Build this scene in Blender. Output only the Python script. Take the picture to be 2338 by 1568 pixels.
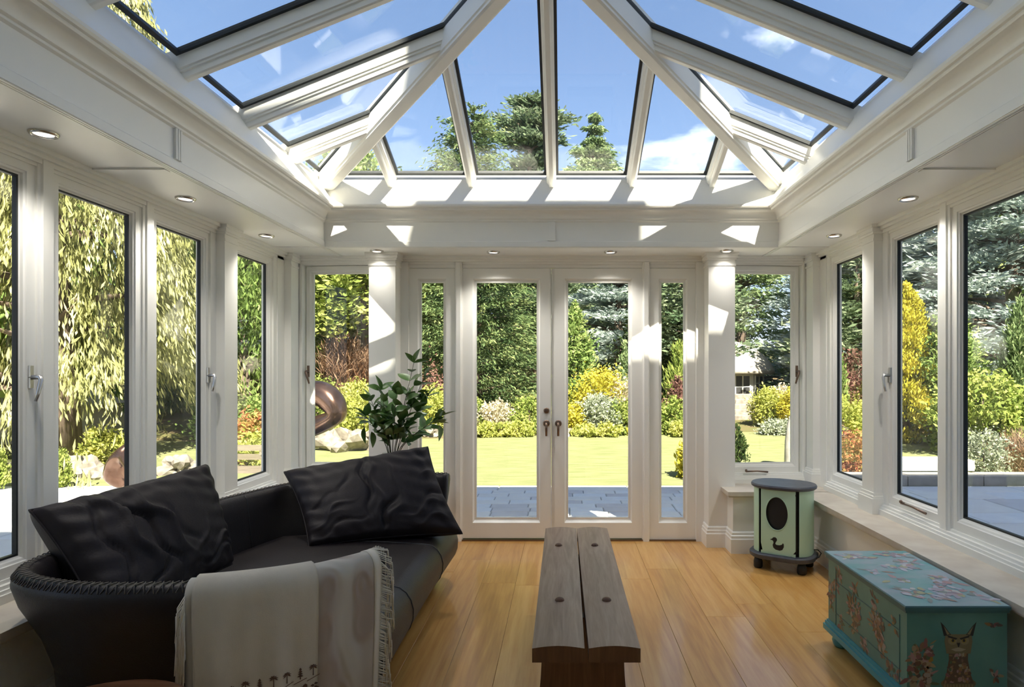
import bpy, bmesh, math, random
import numpy as np
from mathutils import Vector

for o in list(bpy.data.objects):
    bpy.data.objects.remove(o)
scene = bpy.context.scene
COL = scene.collection
R = math.radians
rng = np.random.default_rng(7)
random.seed(7)

# ------------------------------------------------------------------ camera, sky, sun, exposure
CX, CZ, F = 0.09, 1.40, 1450.0            # camera x and height, focal length in px of the 2338 px frame
VX, VY = 1286.0, 848.0                    # principal (vanishing) point in the photograph
cam_d = bpy.data.cameras.new('camera')
cam = bpy.data.objects.new('camera', cam_d)
COL.objects.link(cam)
cam.location = (CX, 0, CZ)
cam.rotation_euler = (R(90), 0, 0)
cam_d.sensor_fit = 'HORIZONTAL'
cam_d.sensor_width = 36.0
cam_d.lens = F / 2338 * 36
cam_d.shift_x = -(VX - 1169) / 2338
cam_d.shift_y = (VY - 784) / 2338
cam_d.clip_start = 0.05
cam_d.clip_end = 400
scene.camera = cam

scene.view_settings.view_transform = 'Standard'
scene.view_settings.look = 'None'
scene.view_settings.gamma = 1
scene.view_settings.use_curve_mapping = False
scene.view_settings.exposure = 2.32

SUN_DIR = Vector((-0.32, 1.0, -1.16)).normalized()     # the way the sunlight travels
sun_d = bpy.data.lights.new('sun', 'SUN')
sun_d.energy = 4.4
sun_d.angle = R(0.6)
sun_d.color = (1.0, 0.92, 0.77)
sun = bpy.data.objects.new('sun', sun_d)
COL.objects.link(sun)
sun.rotation_euler = SUN_DIR.to_track_quat('-Z', 'Y').to_euler()
sun.location = (6, -20, 25)

SKY_GAIN = 1.58
world = bpy.data.worlds.new('sky')
scene.world = world
world.use_nodes = True
wn, wl = world.node_tree.nodes, world.node_tree.links
wn.clear()
w_out = wn.new('ShaderNodeOutputWorld')
w_bg = wn.new('ShaderNodeBackground')
w_bg.inputs['Strength'].default_value = 1.0
tc = wn.new('ShaderNodeTexCoord')
sep = wn.new('ShaderNodeSeparateXYZ')
wl.new(tc.outputs['Generated'], sep.inputs[0])
sky = wn.new('ShaderNodeTexSky')                       # clear sky with its natural glow towards the sun and the horizon
sky.sky_type = 'HOSEK_WILKIE'
sky.sun_direction = -SUN_DIR
sky.turbidity = 3.0
sky.ground_albedo = 0.3
grade = wn.new('ShaderNodeMixRGB'); grade.blend_type = 'MULTIPLY'; grade.inputs[0].default_value = 1.0
grade.inputs[2].default_value = (SKY_GAIN * 1.0, SKY_GAIN * 0.83, SKY_GAIN * 0.80, 1)
wl.new(sky.outputs[0], grade.inputs[1])
# clouds: noise on the sky dome flattened to a plane
zc = wn.new('ShaderNodeMath'); zc.operation = 'MAXIMUM'; zc.inputs[1].default_value = 0.0
wl.new(sep.outputs['Z'], zc.inputs[0])
za = wn.new('ShaderNodeMath'); za.operation = 'ADD'; za.inputs[1].default_value = 0.16
wl.new(zc.outputs[0], za.inputs[0])
vd = wn.new('ShaderNodeVectorMath'); vd.operation = 'DIVIDE'
cmb = wn.new('ShaderNodeCombineXYZ')
for i in range(3):
    wl.new(za.outputs[0], cmb.inputs[i])
wl.new(tc.outputs['Generated'], vd.inputs[0])
wl.new(cmb.outputs[0], vd.inputs[1])
mp = wn.new('ShaderNodeMapping')
mp.inputs['Location'].default_value = (3.3, 2.35, 0.0)
mp.inputs['Scale'].default_value = (0.9, 1.3, 1.0)
wl.new(vd.outputs[0], mp.inputs[0])
nz = wn.new('ShaderNodeTexNoise')
nz.inputs['Scale'].default_value = 1.5
nz.inputs['Detail'].default_value = 7
nz.inputs['Roughness'].default_value = 0.58
nz.inputs['Distortion'].default_value = 0.35
wl.new(mp.outputs[0], nz.inputs['Vector'])
cr = wn.new('ShaderNodeValToRGB')
cr.color_ramp.elements[0].position = 0.60
cr.color_ramp.elements[0].color = (0, 0, 0, 1)
cr.color_ramp.elements[1].position = 0.84
cr.color_ramp.elements[1].color = (1, 1, 1, 1)
wl.new(nz.outputs['Fac'], cr.inputs[0])
mx = wn.new('ShaderNodeMixRGB')
mx.inputs[2].default_value = (0.60, 0.62, 0.66, 1)
wl.new(cr.outputs[0], mx.inputs[0])
wl.new(grade.outputs[0], mx.inputs[1])
wl.new(mx.outputs[0], w_bg.inputs['Color'])
wl.new(w_bg.outputs[0], w_out.inputs['Surface'])


def at(px, py, y):
    """world point seen at pixel (px, py) of the photograph when it stands at distance y"""
    return ((px - VX) * y / F + CX, y, CZ - (py - VY) * y / F)


cy = scene.cycles
cy.max_bounces = 6; cy.diffuse_bounces = 4; cy.glossy_bounces = 3; cy.transmission_bounces = 3; cy.transparent_max_bounces = 14
cy.caustics_reflective = False; cy.caustics_refractive = False
cy.use_adaptive_sampling = True; cy.adaptive_threshold = 0.09; cy.adaptive_min_samples = 16

# ------------------------------------------------------------------ materials
MATS = {}


def mat(name, col=(0.8, 0.8, 0.8), rough=0.5, metal=0.0, noise=None, bump=None, coat=0.0, spec=0.5, trans=0.0, sheen=0.0):
    """principled material; noise=(scale, colour2, stretch xyz) mixes a second colour; bump=(scale, strength)"""
    m = bpy.data.materials.new(name)
    m.use_nodes = True
    n, l = m.node_tree.nodes, m.node_tree.links
    b = n['Principled BSDF']
    b.inputs['Base Color'].default_value = (*col, 1)
    b.inputs['Roughness'].default_value = rough
    b.inputs['Metallic'].default_value = metal
    b.inputs['Coat Weight'].default_value = coat
    b.inputs['Specular IOR Level'].default_value = spec
    b.inputs['Sheen Weight'].default_value = sheen
    if noise or bump:
        t = n.new('ShaderNodeTexCoord')
    if noise:
        sc, c2, st = noise
        mpn = n.new('ShaderNodeMapping'); mpn.inputs['Scale'].default_value = st
        l.new(t.outputs['Object'], mpn.inputs[0])
        tx = n.new('ShaderNodeTexNoise'); tx.inputs['Scale'].default_value = sc
        tx.inputs['Detail'].default_value = 5
        l.new(mpn.outputs[0], tx.inputs['Vector'])
        rp = n.new('ShaderNodeValToRGB')
        rp.color_ramp.elements[0].position = 0.35; rp.color_ramp.elements[0].color = (*col, 1)
        rp.color_ramp.elements[1].position = 0.68; rp.color_ramp.elements[1].color = (*c2, 1)
        l.new(tx.outputs['Fac'], rp.inputs[0])
        l.new(rp.outputs[0], b.inputs['Base Color'])
    if bump:
        tb = n.new('ShaderNodeTexNoise'); tb.inputs['Scale'].default_value = bump[0]
        tb.inputs['Detail'].default_value = 4
        l.new(t.outputs['Object'], tb.inputs['Vector'])
        bp = n.new('ShaderNodeBump'); bp.inputs['Strength'].default_value = bump[1]
        bp.inputs['Distance'].default_value = 0.01
        l.new(tb.outputs['Fac'], bp.inputs['Height'])
        l.new(bp.outputs[0], b.inputs['Normal'])
    MATS[name] = m
    return m


def leaf_mat(name, c0, c1, c2=None, trans=0.3):
    """foliage: colour by each leaf's own random tint"""
    m = bpy.data.materials.new(name)
    m.use_nodes = True
    n, l = m.node_tree.nodes, m.node_tree.links
    n.clear()
    out = n.new('ShaderNodeOutputMaterial')
    a = n.new('ShaderNodeAttribute'); a.attribute_name = 'tint'
    rp = n.new('ShaderNodeValToRGB')
    rp.color_ramp.elements[0].color = (*c0, 1)
    rp.color_ramp.elements[1].color = (*(c2 or c1), 1)
    if c2:
        q = rp.color_ramp.elements.new(0.6); q.color = (*c1, 1)
    l.new(a.outputs['Fac'], rp.inputs[0])
    d = n.new('ShaderNodeBsdfDiffuse'); tr = n.new('ShaderNodeBsdfTranslucent')
    l.new(rp.outputs[0], d.inputs[0]); l.new(rp.outputs[0], tr.inputs[0])
    ms = n.new('ShaderNodeMixShader'); ms.inputs[0].default_value = trans
    l.new(d.outputs[0], ms.inputs[1]); l.new(tr.outputs[0], ms.inputs[2])
    l.new(ms.outputs[0], out.inputs[0])
    MATS[name] = m
    return m


def glass_mat(name, tint, refl=1.0):
    """thin pane: straight-through transmission plus a Schlick mirror reflection"""
    m = bpy.data.materials.new(name)
    m.use_nodes = True
    n, l = m.node_tree.nodes, m.node_tree.links
    n.clear()
    out = n.new('ShaderNodeOutputMaterial')
    t = n.new('ShaderNodeBsdfTransparent'); t.inputs[0].default_value = (*tint, 1)
    g = n.new('ShaderNodeBsdfGlossy'); g.inputs['Roughness'].default_value = 0.0
    lw = n.new('ShaderNodeLayerWeight'); lw.inputs['Blend'].default_value = 0.5
    p = n.new('ShaderNodeMath'); p.operation = 'POWER'; p.inputs[1].default_value = 5
    l.new(lw.outputs['Facing'], p.inputs[0])
    k = n.new('ShaderNodeMath'); k.operation = 'MULTIPLY_ADD'
    k.inputs[1].default_value = 0.96 * refl; k.inputs[2].default_value = 0.022 * refl
    l.new(p.outputs[0], k.inputs[0])
    ms = n.new('ShaderNodeMixShader')
    l.new(k.outputs[0], ms.inputs[0]); l.new(t.outputs[0], ms.inputs[1]); l.new(g.outputs[0], ms.inputs[2])
    l.new(ms.outputs[0], out.inputs[0])
    MATS[name] = m
    return m


def wood_mat(name, c0, c1, c2, scale=1.0, rough=0.35, coat=0.0, rand=0.35, axis='Y', bump=0.15):
    """long-grained wood; every plank shifts its grain and tone by its own random value"""
    m = bpy.data.materials.new(name)
    m.use_nodes = True
    n, l = m.node_tree.nodes, m.node_tree.links
    b = n['Principled BSDF']
    b.inputs['Roughness'].default_value = rough
    b.inputs['Coat Weight'].default_value = coat
    b.inputs['Coat Roughness'].default_value = 0.12
    t = n.new('ShaderNodeTexCoord'); oi = n.new('ShaderNodeObjectInfo')
    mul = n.new('ShaderNodeMath'); mul.operation = 'MULTIPLY'; mul.inputs[1].default_value = 37.0
    l.new(oi.outputs['Random'], mul.inputs[0])
    mpn = n.new('ShaderNodeMapping')
    st = {'X': (0.6, 9, 9), 'Y': (9, 0.6, 9), 'Z': (9, 9, 0.6)}[axis]
    mpn.inputs['Scale'].default_value = [v * scale for v in st]
    cb = n.new('ShaderNodeCombineXYZ')
    for i in range(3):
        l.new(mul.outputs[0], cb.inputs[i])
    l.new(t.outputs['Object'], mpn.inputs['Vector']); l.new(cb.outputs[0], mpn.inputs['Location'])
    n1 = n.new('ShaderNodeTexNoise'); n1.inputs['Scale'].default_value = 1.6; n1.inputs['Detail'].default_value = 6
    n1.inputs['Distortion'].default_value = 1.2
    l.new(mpn.outputs[0], n1.inputs['Vector'])
    n2 = n.new('ShaderNodeTexNoise'); n2.inputs['Scale'].default_value = 9; n2.inputs['Detail'].default_value = 3
    l.new(mpn.outputs[0], n2.inputs['Vector'])
    ad = n.new('ShaderNodeMath'); ad.operation = 'MULTIPLY_ADD'; ad.inputs[1].default_value = 0.35
    l.new(n2.outputs['Fac'], ad.inputs[0]); l.new(n1.outputs['Fac'], ad.inputs[2])
    a2 = n.new('ShaderNodeMath'); a2.operation = 'MULTIPLY_ADD'; a2.inputs[1].default_value = rand
    l.new(oi.outputs['Random'], a2.inputs[0]); l.new(ad.outputs[0], a2.inputs[2])
    rp = n.new('ShaderNodeValToRGB')
    rp.color_ramp.elements[0].position = 0.45; rp.color_ramp.elements[0].color = (*c0, 1)
    rp.color_ramp.elements[1].position = 1.05; rp.color_ramp.elements[1].color = (*c2, 1)
    q = rp.color_ramp.elements.new(0.75); q.color = (*c1, 1)
    l.new(a2.outputs[0], rp.inputs[0]); l.new(rp.outputs[0], b.inputs['Base Color'])
    bp = n.new('ShaderNodeBump'); bp.inputs['Strength'].default_value = bump; bp.inputs['Distance'].default_value = 0.003
    l.new(n2.outputs['Fac'], bp.inputs['Height']); l.new(bp.outputs[0], b.inputs['Normal'])
    MATS[name] = m
    return m


def vcol_mat(name, rough=0.5):
    """paint whose colour sits on the faces (decoupage cut-outs)"""
    m = bpy.data.materials.new(name)
    m.use_nodes = True
    n, l = m.node_tree.nodes, m.node_tree.links
    a = n.new('ShaderNodeAttribute'); a.attribute_name = 'paint'
    l.new(a.outputs['Color'], n['Principled BSDF'].inputs['Base Color'])
    n['Principled BSDF'].inputs['Roughness'].default_value = rough
    MATS[name] = m
    return m


mat('cream', (0.88, 0.872, 0.825), 0.38, noise=(3.0, (0.895, 0.887, 0.84), (1, 1, 1)))
mat('plaster', (0.83, 0.83, 0.78), 0.6, bump=(60, 0.03))
mat('sill_stone', (0.56, 0.49, 0.40), 0.35, noise=(9, (0.66, 0.60, 0.50), (1, 1, 1)))
mat('gasket', (0.012, 0.016, 0.018), 0.5)
glass_mat('window_glass', (0.985, 0.995, 0.988))
glass_mat('roof_glass', (0.985, 0.995, 0.99), 1.1)
glass_mat('vase_glass', (0.93, 0.96, 0.95), 1.6)
wood_mat('oak_floor', (0.43, 0.195, 0.046), (0.59, 0.305, 0.080), (0.68, 0.395, 0.125), 1.0, 0.28, 0.55, 0.22)
wood_mat('bench_top', (0.20, 0.125, 0.080), (0.29, 0.195, 0.130), (0.37, 0.265, 0.185), 2.2, 0.42, 0.0, 0.12)
wood_mat('bench_end', (0.075, 0.030, 0.010), (0.125, 0.053, 0.018), (0.17, 0.08, 0.03), 2.2, 0.45, 0.0, 0.1, 'Z')
wood_mat('table_wood', (0.09, 0.035, 0.015), (0.14, 0.055, 0.022), (0.2, 0.09, 0.04), 2.0, 0.3, 0.2, 0.1, 'X')
wood_mat('grey_wood', (0.10, 0.085, 0.06), (0.17, 0.14, 0.10), (0.24, 0.20, 0.15), 2.0, 0.7, 0, 0.1, 'X')
wood_mat('bark', (0.07, 0.05, 0.035), (0.13, 0.095, 0.07), (0.22, 0.17, 0.13), 1.0, 0.9, 0, 0.2, 'Z', 0.5)
wood_mat('stem_bark', (0.03, 0.035, 0.012), (0.05, 0.05, 0.02), (0.07, 0.07, 0.03), 3.0, 0.6, 0, 0.1, 'Z')
mat('leather', (0.0115, 0.0085, 0.0085), 0.44, noise=(7, (0.016, 0.0118, 0.0115), (1, 1, 1)), bump=(160, 0.15), spec=0.34)
mat('leather_cushion', (0.0135, 0.0105, 0.0112), 0.58, noise=(6, (0.018, 0.0138, 0.0145), (1, 1, 1)), bump=(120, 0.12), spec=0.22)
mat('lacing', (0.085, 0.070, 0.055), 0.6)
mat('throw_cloth', (0.56, 0.495, 0.385), 0.9, noise=(14, (0.62, 0.55, 0.435), (1, 1, 0.3)), bump=(420, 0.25), sheen=0.15)
mat('fringe_cotton', (0.70, 0.64, 0.52), 0.9, bump=(300, 0.2))
mat('motif_brown', (0.11, 0.055, 0.030), 0.9)
mat('mint', (0.50, 0.73, 0.55), 0.35, noise=(4, (0.52, 0.75, 0.57), (1, 1, 1)))
mat('slate', (0.055, 0.062, 0.080), 0.42, noise=(18, (0.085, 0.092, 0.11), (1, 1, 1)))
mat('black_iron', (0.010, 0.011, 0.012), 0.45)
mat('bronze', (0.085, 0.048, 0.034), 0.20, 0.85, noise=(5, (0.19, 0.12, 0.092), (1, 1, 1)))
mat('bronze_handle', (0.22, 0.15, 0.11), 0.35, 0.8)
mat('steel', (0.55, 0.54, 0.52), 0.3, 0.9)
mat('chrome', (0.60, 0.57, 0.52), 0.22, 1.0)
mat('chest_teal', (0.060, 0.195, 0.165), 0.35, noise=(3.5, (0.115, 0.275, 0.225), (1, 1, 1)))
mat('chest_top_paint', (0.12, 0.33, 0.34), 0.30, noise=(5.5, (0.30, 0.36, 0.42), (1, 1.6, 1)))
mat('chest_edge', (0.045, 0.13, 0.13), 0.4)
mat('chest_base', (0.07, 0.30, 0.33), 0.4)
vcol_mat('decoupage', 0.45)
mat('paving_a', (0.78, 0.78, 0.775), 0.75, noise=(5, (0.86, 0.855, 0.84), (1, 1, 1)), bump=(30, 0.2))
mat('paving_b', (0.80, 0.77, 0.72), 0.75, noise=(4, (0.86, 0.83, 0.78), (1, 1, 1)), bump=(30, 0.2))
mat('paving_c', (0.64, 0.61, 0.60), 0.75, noise=(4, (0.72, 0.685, 0.67), (1, 1, 1)), bump=(30, 0.2))
mat('mortar', (0.42, 0.41, 0.39), 0.9)
mat('lawn', (0.170, 0.192, 0.078), 0.9, noise=(3.0, (0.245, 0.245, 0.125), (0.6, 3, 1)), bump=(90, 0.8), spec=0.1)
mat('soil', (0.15, 0.11, 0.065), 0.95, noise=(1.6, (0.10, 0.12, 0.035), (1, 1, 1)), bump=(12, 0.6), spec=0.1)
mat('earth_red', (0.44, 0.26, 0.155), 0.95, noise=(3, (0.54, 0.35, 0.22), (1, 1, 1)), spec=0.1)
mat('rock', (0.15, 0.13, 0.105), 0.9, noise=(7, (0.33, 0.30, 0.245), (1, 1, 1)), bump=(10, 0.9))
mat('kerb_shaded', (0.26, 0.25, 0.23), 0.8, noise=(6, (0.36, 0.34, 0.31), (1, 1, 1)), bump=(25, 0.3))  # darker copy of the paving stone, the kerb's shade put into its colour
mat('white_stone', (0.46, 0.44, 0.40), 0.7, noise=(6, (0.33, 0.31, 0.28), (1, 1, 1)), bump=(20, 0.3))
mat('thatch', (0.55, 0.50, 0.42), 0.95, noise=(9, (0.42, 0.38, 0.31), (8, 8, 1)), bump=(60, 0.6))
mat('white_paint', (0.74, 0.73, 0.68), 0.6)
mat('dark_interior', (0.05, 0.05, 0.05), 0.3)
mat('canvas', (0.62, 0.58, 0.50), 0.8)
mat('kayak_yellow', (0.75, 0.42, 0.02), 0.4)
mat('house_brick', (0.32, 0.20, 0.15), 0.85, noise=(6, (0.26, 0.15, 0.11), (1, 1, 1)))
mat('house_bounce_white', (0.84, 0.82, 0.78), 0.85)  # unseen house wall, made white to bounce light into the lantern
mat('lead_roof', (0.22, 0.23, 0.24), 0.6)
leaf_mat('leaf_droop', (0.17, 0.18, 0.065), (0.42, 0.42, 0.18), (0.66, 0.64, 0.35))
leaf_mat('leaf_thuja', (0.125, 0.200, 0.056), (0.247, 0.343, 0.104), (0.378, 0.431, 0.166))
leaf_mat('leaf_hedge', (0.147, 0.206, 0.049), (0.302, 0.371, 0.092), (0.422, 0.451, 0.139))
leaf_mat('leaf_monkey', (0.050, 0.090, 0.038), (0.14, 0.20, 0.080), (0.29, 0.33, 0.140))
leaf_mat('leaf_cedar', (0.082, 0.131, 0.070), (0.189, 0.250, 0.141), (0.323, 0.371, 0.238))
leaf_mat('leaf_blue', (0.22, 0.28, 0.25), (0.42, 0.50, 0.46), (0.66, 0.72, 0.66))
leaf_mat('leaf_spruce', (0.093, 0.148, 0.071), (0.220, 0.298, 0.132), (0.372, 0.450, 0.218))
leaf_mat('leaf_gold', (0.343, 0.322, 0.039), (0.556, 0.495, 0.065), (0.728, 0.627, 0.131))
leaf_mat('leaf_lime', (0.246, 0.294, 0.070), (0.442, 0.461, 0.109), (0.606, 0.577, 0.186))
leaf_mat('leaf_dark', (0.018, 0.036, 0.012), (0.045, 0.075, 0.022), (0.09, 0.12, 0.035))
leaf_mat('leaf_grey', (0.208, 0.247, 0.169), (0.390, 0.429, 0.312), (0.546, 0.572, 0.429))
leaf_mat('leaf_red', (0.28, 0.07, 0.045), (0.40, 0.22, 0.10), (0.38, 0.38, 0.10))
leaf_mat('leaf_copper', (0.12, 0.055, 0.05), (0.20, 0.11, 0.09), (0.26, 0.18, 0.12))
leaf_mat('leaf_pale', (0.45, 0.40, 0.26), (0.62, 0.55, 0.40), (0.74, 0.66, 0.52))
leaf_mat('leaf_brush', (0.15, 0.09, 0.055), (0.26, 0.165, 0.105), (0.36, 0.25, 0.17))
leaf_mat('leaf_indoor', (0.020, 0.060, 0.012), (0.045, 0.115, 0.022), (0.080, 0.16, 0.040), 0.25)

# ------------------------------------------------------------------ mesh helpers
ORG = {}


def mk(name, V, Fc, m, parent=None, smooth=False, origin=None, kind=None, label=None):
    """one mesh object from world-space vertices; children keep their parent's origin"""
    V = np.asarray(V, dtype=float).reshape(-1, 3)
    if parent is not None:
        org = ORG[parent.name]
    elif origin is not None:
        org = np.array(origin, float)
    else:
        lo, hi = V.min(0), V.max(0)
        org = np.array([(lo[0] + hi[0]) / 2, (lo[1] + hi[1]) / 2, lo[2]])
    me = bpy.data.meshes.new(name)
    me.from_pydata((V - org).tolist(), [], Fc)
    me.materials.append(MATS[m] if isinstance(m, str) else m)
    if smooth:
        me.polygons.foreach_set('use_smooth', [True] * len(me.polygons))
    me.update()
    o = bpy.data.objects.new(name, me)
    COL.objects.link(o)
    if parent is not None:
        o.parent = parent
    else:
        o.location = org
    ORG[o.name] = org
    if kind:
        o['kind'] = kind
    if label:
        o['label'] = label
    return o


def empty(name, loc, label=None, cat=None, group=None, kind=None):
    o = bpy.data.objects.new(name, None)
    o.empty_display_size = 0.1
    COL.objects.link(o)
    o.location = loc
    ORG[o.name] = np.array(loc, float)
    return tag(o, label, cat, group, kind)


def tag(o, label=None, cat=None, group=None, kind=None):
    if label: o['label'] = label
    if cat: o['category'] = cat
    if group: o['group'] = group
    if kind: o['kind'] = kind
    return o


class MB:
    """collects world-space geometry for ONE mesh object"""
    def __init__(s):
        s.V, s.F = [], []

    def add(s, V, Fc):
        b = len(s.V)
        s.V += [tuple(v) for v in V]
        s.F += [tuple(i + b for i in f) for f in Fc]
        return s

    def box(s, x0, x1, y0, y1, z0, z1):
        x0, x1 = min(x0, x1), max(x0, x1); y0, y1 = min(y0, y1), max(y0, y1); z0, z1 = min(z0, z1), max(z0, z1)
        return s.add([(x0, y0, z0), (x1, y0, z0), (x1, y1, z0), (x0, y1, z0), (x0, y0, z1), (x1, y0, z1), (x1, y1, z1), (x0, y1, z1)],
                     [(3, 2, 1, 0), (4, 5, 6, 7), (0, 1, 5, 4), (1, 2, 6, 5), (2, 3, 7, 6), (3, 0, 4, 7)])

    def cham(s, x0, x1, y0, y1, z0, z1, c=0.004):
        """box with chamfered top edges"""
        q = [(x0, y0, z0), (x1, y0, z0), (x1, y1, z0), (x0, y1, z0), (x0, y0, z1 - c), (x1, y0, z1 - c), (x1, y1, z1 - c), (x0, y1, z1 - c),
             (x0 + c, y0 + c, z1), (x1 - c, y0 + c, z1), (x1 - c, y1 - c, z1), (x0 + c, y1 - c, z1)]
        f = [(3, 2, 1, 0), (8, 9, 10, 11)]
        for i in range(4):
            j = (i + 1) % 4
            f += [(i, j, 4 + j, 4 + i), (4 + i, 4 + j, 8 + j, 8 + i)]
        return s.add(q, f)

    def rings(s, rings, close=True, caps=True):
        """skin a list of equal-length rings of points"""
        n = len(rings[0]); b = len(s.V)
        for r in rings:
            s.V += [tuple(p) for p in r]
        for i in range(len(rings) - 1):
            for j in range(n if close else n - 1):
                k = (j + 1) % n
                s.F.append((b + i * n + j, b + i * n + k, b + (i + 1) * n + k, b + (i + 1) * n + j))
        if caps and close:
            s.F.append(tuple(b + j for j in reversed(range(n))))
            s.F.append(tuple(b + (len(rings) - 1) * n + j for j in range(n)))
        return s

    def tube(s, pts, r, n=8, caps=True):
        pts = [Vector(p) for p in pts]
        rs = r if hasattr(r, '__len__') else [r] * len(pts)
        rings, prev = [], None
        for i, p in enumerate(pts):
            d = (pts[min(i + 1, len(pts) - 1)] - pts[max(i - 1, 0)]).normalized()
            if prev is None:
                a = d.orthogonal().normalized()
            else:
                a = (prev - d * prev.dot(d)).normalized()
            prev = a
            c = d.cross(a)
            rings.append([p + (a * math.cos(2 * math.pi * k / n) + c * math.sin(2 * math.pi * k / n)) * rs[i] for k in range(n)])
        return s.rings(rings, True, caps)

    def lathe(s, prof, c, n=24, sx=1, sy=1):
        """prof = [(r, z)]; closed with end caps"""
        return s.rings([[(c[0] + r * sx * math.cos(2 * math.pi * k / n), c[1] + r * sy * math.sin(2 * math.pi * k / n), c[2] + z) for k in range(n)] for r, z in prof])

    def prism(s, poly, z0, z1):
        return s.rings([[(x, y, z0) for x, y in poly], [(x, y, z1) for x, y in poly]])

    def sweep(s, prof, p0, p1, side, up, cap=True):
        """extrude profile [(a, b)] along p0-p1; a is measured along side, b along up"""
        p0, p1, side, up = map(Vector, (p0, p1, side, up))
        return s.rings([[p + side * a + up * b for a, b in prof] for p in (p0, p1)], True, cap)

    def rect_sweep(s, prof, x0, x1, y0, y1):
        """mitred moulding round the inside of a rectangle; prof = [(inward, z)]"""
        cs = [(x0, y0, 1, 1), (x1, y0, -1, 1), (x1, y1, -1, -1), (x0, y1, 1, -1)]
        n, b = len(prof), len(s.V)
        for cx, cy, sx, sy in cs:
            s.V += [(cx + d * sx, cy + d * sy, z) for d, z in prof]
        for i in range(4):
            j = (i + 1) % 4
            for k in range(n - 1):
                s.F.append((b + i * n + k, b + j * n + k, b + j * n + k + 1, b + i * n + k + 1))
        return s

    def build(s, name, m, parent=None, smooth=False, **k):
        return mk(name, s.V, s.F, m, parent, smooth, **k)


def shade_auto(o, deg=35):
    me = o.data
    me.polygons.foreach_set('use_smooth', [True] * len(me.polygons))
    try:
        me.set_sharp_from_angle(angle=R(deg))
    except Exception:
        pass
    return o


def rot_xy(V, c, a):
    V = np.array(V, float)
    x, y = V[:, 0] - c[0], V[:, 1] - c[1]
    ca, sa = math.cos(a), math.sin(a)
    V[:, 0], V[:, 1] = c[0] + x * ca - y * sa, c[1] + x * sa + y * ca
    return V


def catmull(P, n):
    P = [np.array(p, float) for p in P]
    P = [2 * P[0] - P[1]] + P + [2 * P[-1] - P[-2]]
    out = []
    m = len(P) - 3
    for i in range(n):
        t = i / (n - 1) * m
        k = min(int(t), m - 1); t -= k
        a, b, c, d = P[k:k + 4]
        out.append(0.5 * ((2 * b) + (c - a) * t + (2 * a - 5 * b + 4 * c - d) * t * t + (3 * b - a - 3 * c + d) * t ** 3))
    return np.array(out)

# ------------------------------------------------------------------ the room
WX, WY, YB = 2.15, 5.25, -1.0            # inner plane of the side glazing, of the far glazing, of the wall behind the camera
SOF = 2.35                               # soffit height
IX, IY0, IY1 = 1.72, -0.55, 4.82         # opening of the roof lantern
EX, EY0, EY1, EZ, PITCH = 1.78, -0.61, 4.88, 2.89, 0.40

# floor: oak planks
floor = empty('floor', (0, 2, 0), kind='structure')
MB().box(-2.3, 2.3, YB, 5.5, -0.10, -0.024).build('subfloor', 'mortar', floor)
pw = 0.226
for i in range(-9, 10):
    x0 = i * pw + 0.001
    if x0 > 2.0 or x0 + pw < -2.05:
        continue
    y = YB - random.uniform(0.2, 1.6)
    while y < 5.26:
        ln = random.uniform(1.7, 2.3)
        y0, y1 = max(y, YB), min(y + ln, 5.26)
        if y1 - y0 > 0.15:
            MB().cham(x0 + 0.0005, x0 + pw - 0.0005, y0 + 0.0006, y1 - 0.0006, -0.022, random.uniform(-0.0005, 0.0), 0.0011).build('plank', 'oak_floor', floor)
        y += ln


def side(s):
    return lambda u, d, z: (s * (WX + d), u, z)


def far(s):
    return lambda u, d, z: (s * u, WY + d, z)


def ring(mp_, u0, u1, z0, z1, prof, ws, wt, wb):
    """mitred rectangular frame round the opening u0..u1, z0..z1; prof = [(fraction of the width, depth)]"""
    n = len(prof)
    V, Fc = [], []
    for (cu, cz, su, sz, wz) in ((u0, z0, -1, -1, wb), (u1, z0, 1, -1, wb), (u1, z1, 1, 1, wt), (u0, z1, -1, 1, wt)):
        for o, d in prof:
            V.append(mp_(cu + su * o * ws, d, cz + sz * o * wz))
    for i in range(4):
        j = (i + 1) % 4
        for k in range(n):
            k2 = (k + 1) % n
            Fc.append((i * n + k, j * n + k, j * n + k2, i * n + k2))
    return V, Fc


def slab(mp_, u0, u1, d0, d1, z0, z1):
    V = [mp_(u, d, z) for z in (z0, z1) for u, d in ((u0, d0), (u1, d0), (u1, d1), (u0, d1))]
    return V, [(3, 2, 1, 0), (4, 5, 6, 7), (0, 1, 5, 4), (1, 2, 6, 5), (2, 3, 7, 6), (3, 0, 4, 7)]


SASH = [(0, 0.066), (0, 0.044), (0.10, 0.040), (0.16, 0.030), (0.30, 0.026), (0.34, 0.020), (1, 0.020), (1, 0.066)]
WN = [0]


def window(mp_, u0, u1, z0=0.63, z1=2.225, ws=0.048, wt=0.055, wb=0.07, hinge=None, ang=0, prof=SASH, gd=0.05, name=None, seal='gasket'):
    WN[0] += 1
    c = mp_((u0 + u1) / 2, 0.03, z0 - wb)
    w = empty(name or 'window_%d' % WN[0], c, kind='structure')
    T = (lambda V: rot_xy(V, mp_(hinge, 0.03, 0), ang)) if hinge is not None else (lambda V: V)
    V, Fc = ring(mp_, u0, u1, z0, z1, prof, ws, wt, wb)
    mk('sash', T(V), Fc, 'cream', w)
    V, Fc = slab(mp_, u0 - 0.004, u1 + 0.004, gd, gd + 0.006, z0 - 0.004, z1 + 0.004)
    mk('pane', T(V), Fc, 'window_glass', w)
    V, Fc = ring(mp_, u0 + 0.009, u1 - 0.009, z0 + 0.009, z1 - 0.009, [(0, gd - 0.0065), (1, gd - 0.0065), (1, gd + 0.0125), (0, gd + 0.0125)], 0.009, 0.009, 0.009)
    mk('glazing_gasket', T(V), Fc, seal, w)
    return w


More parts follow.
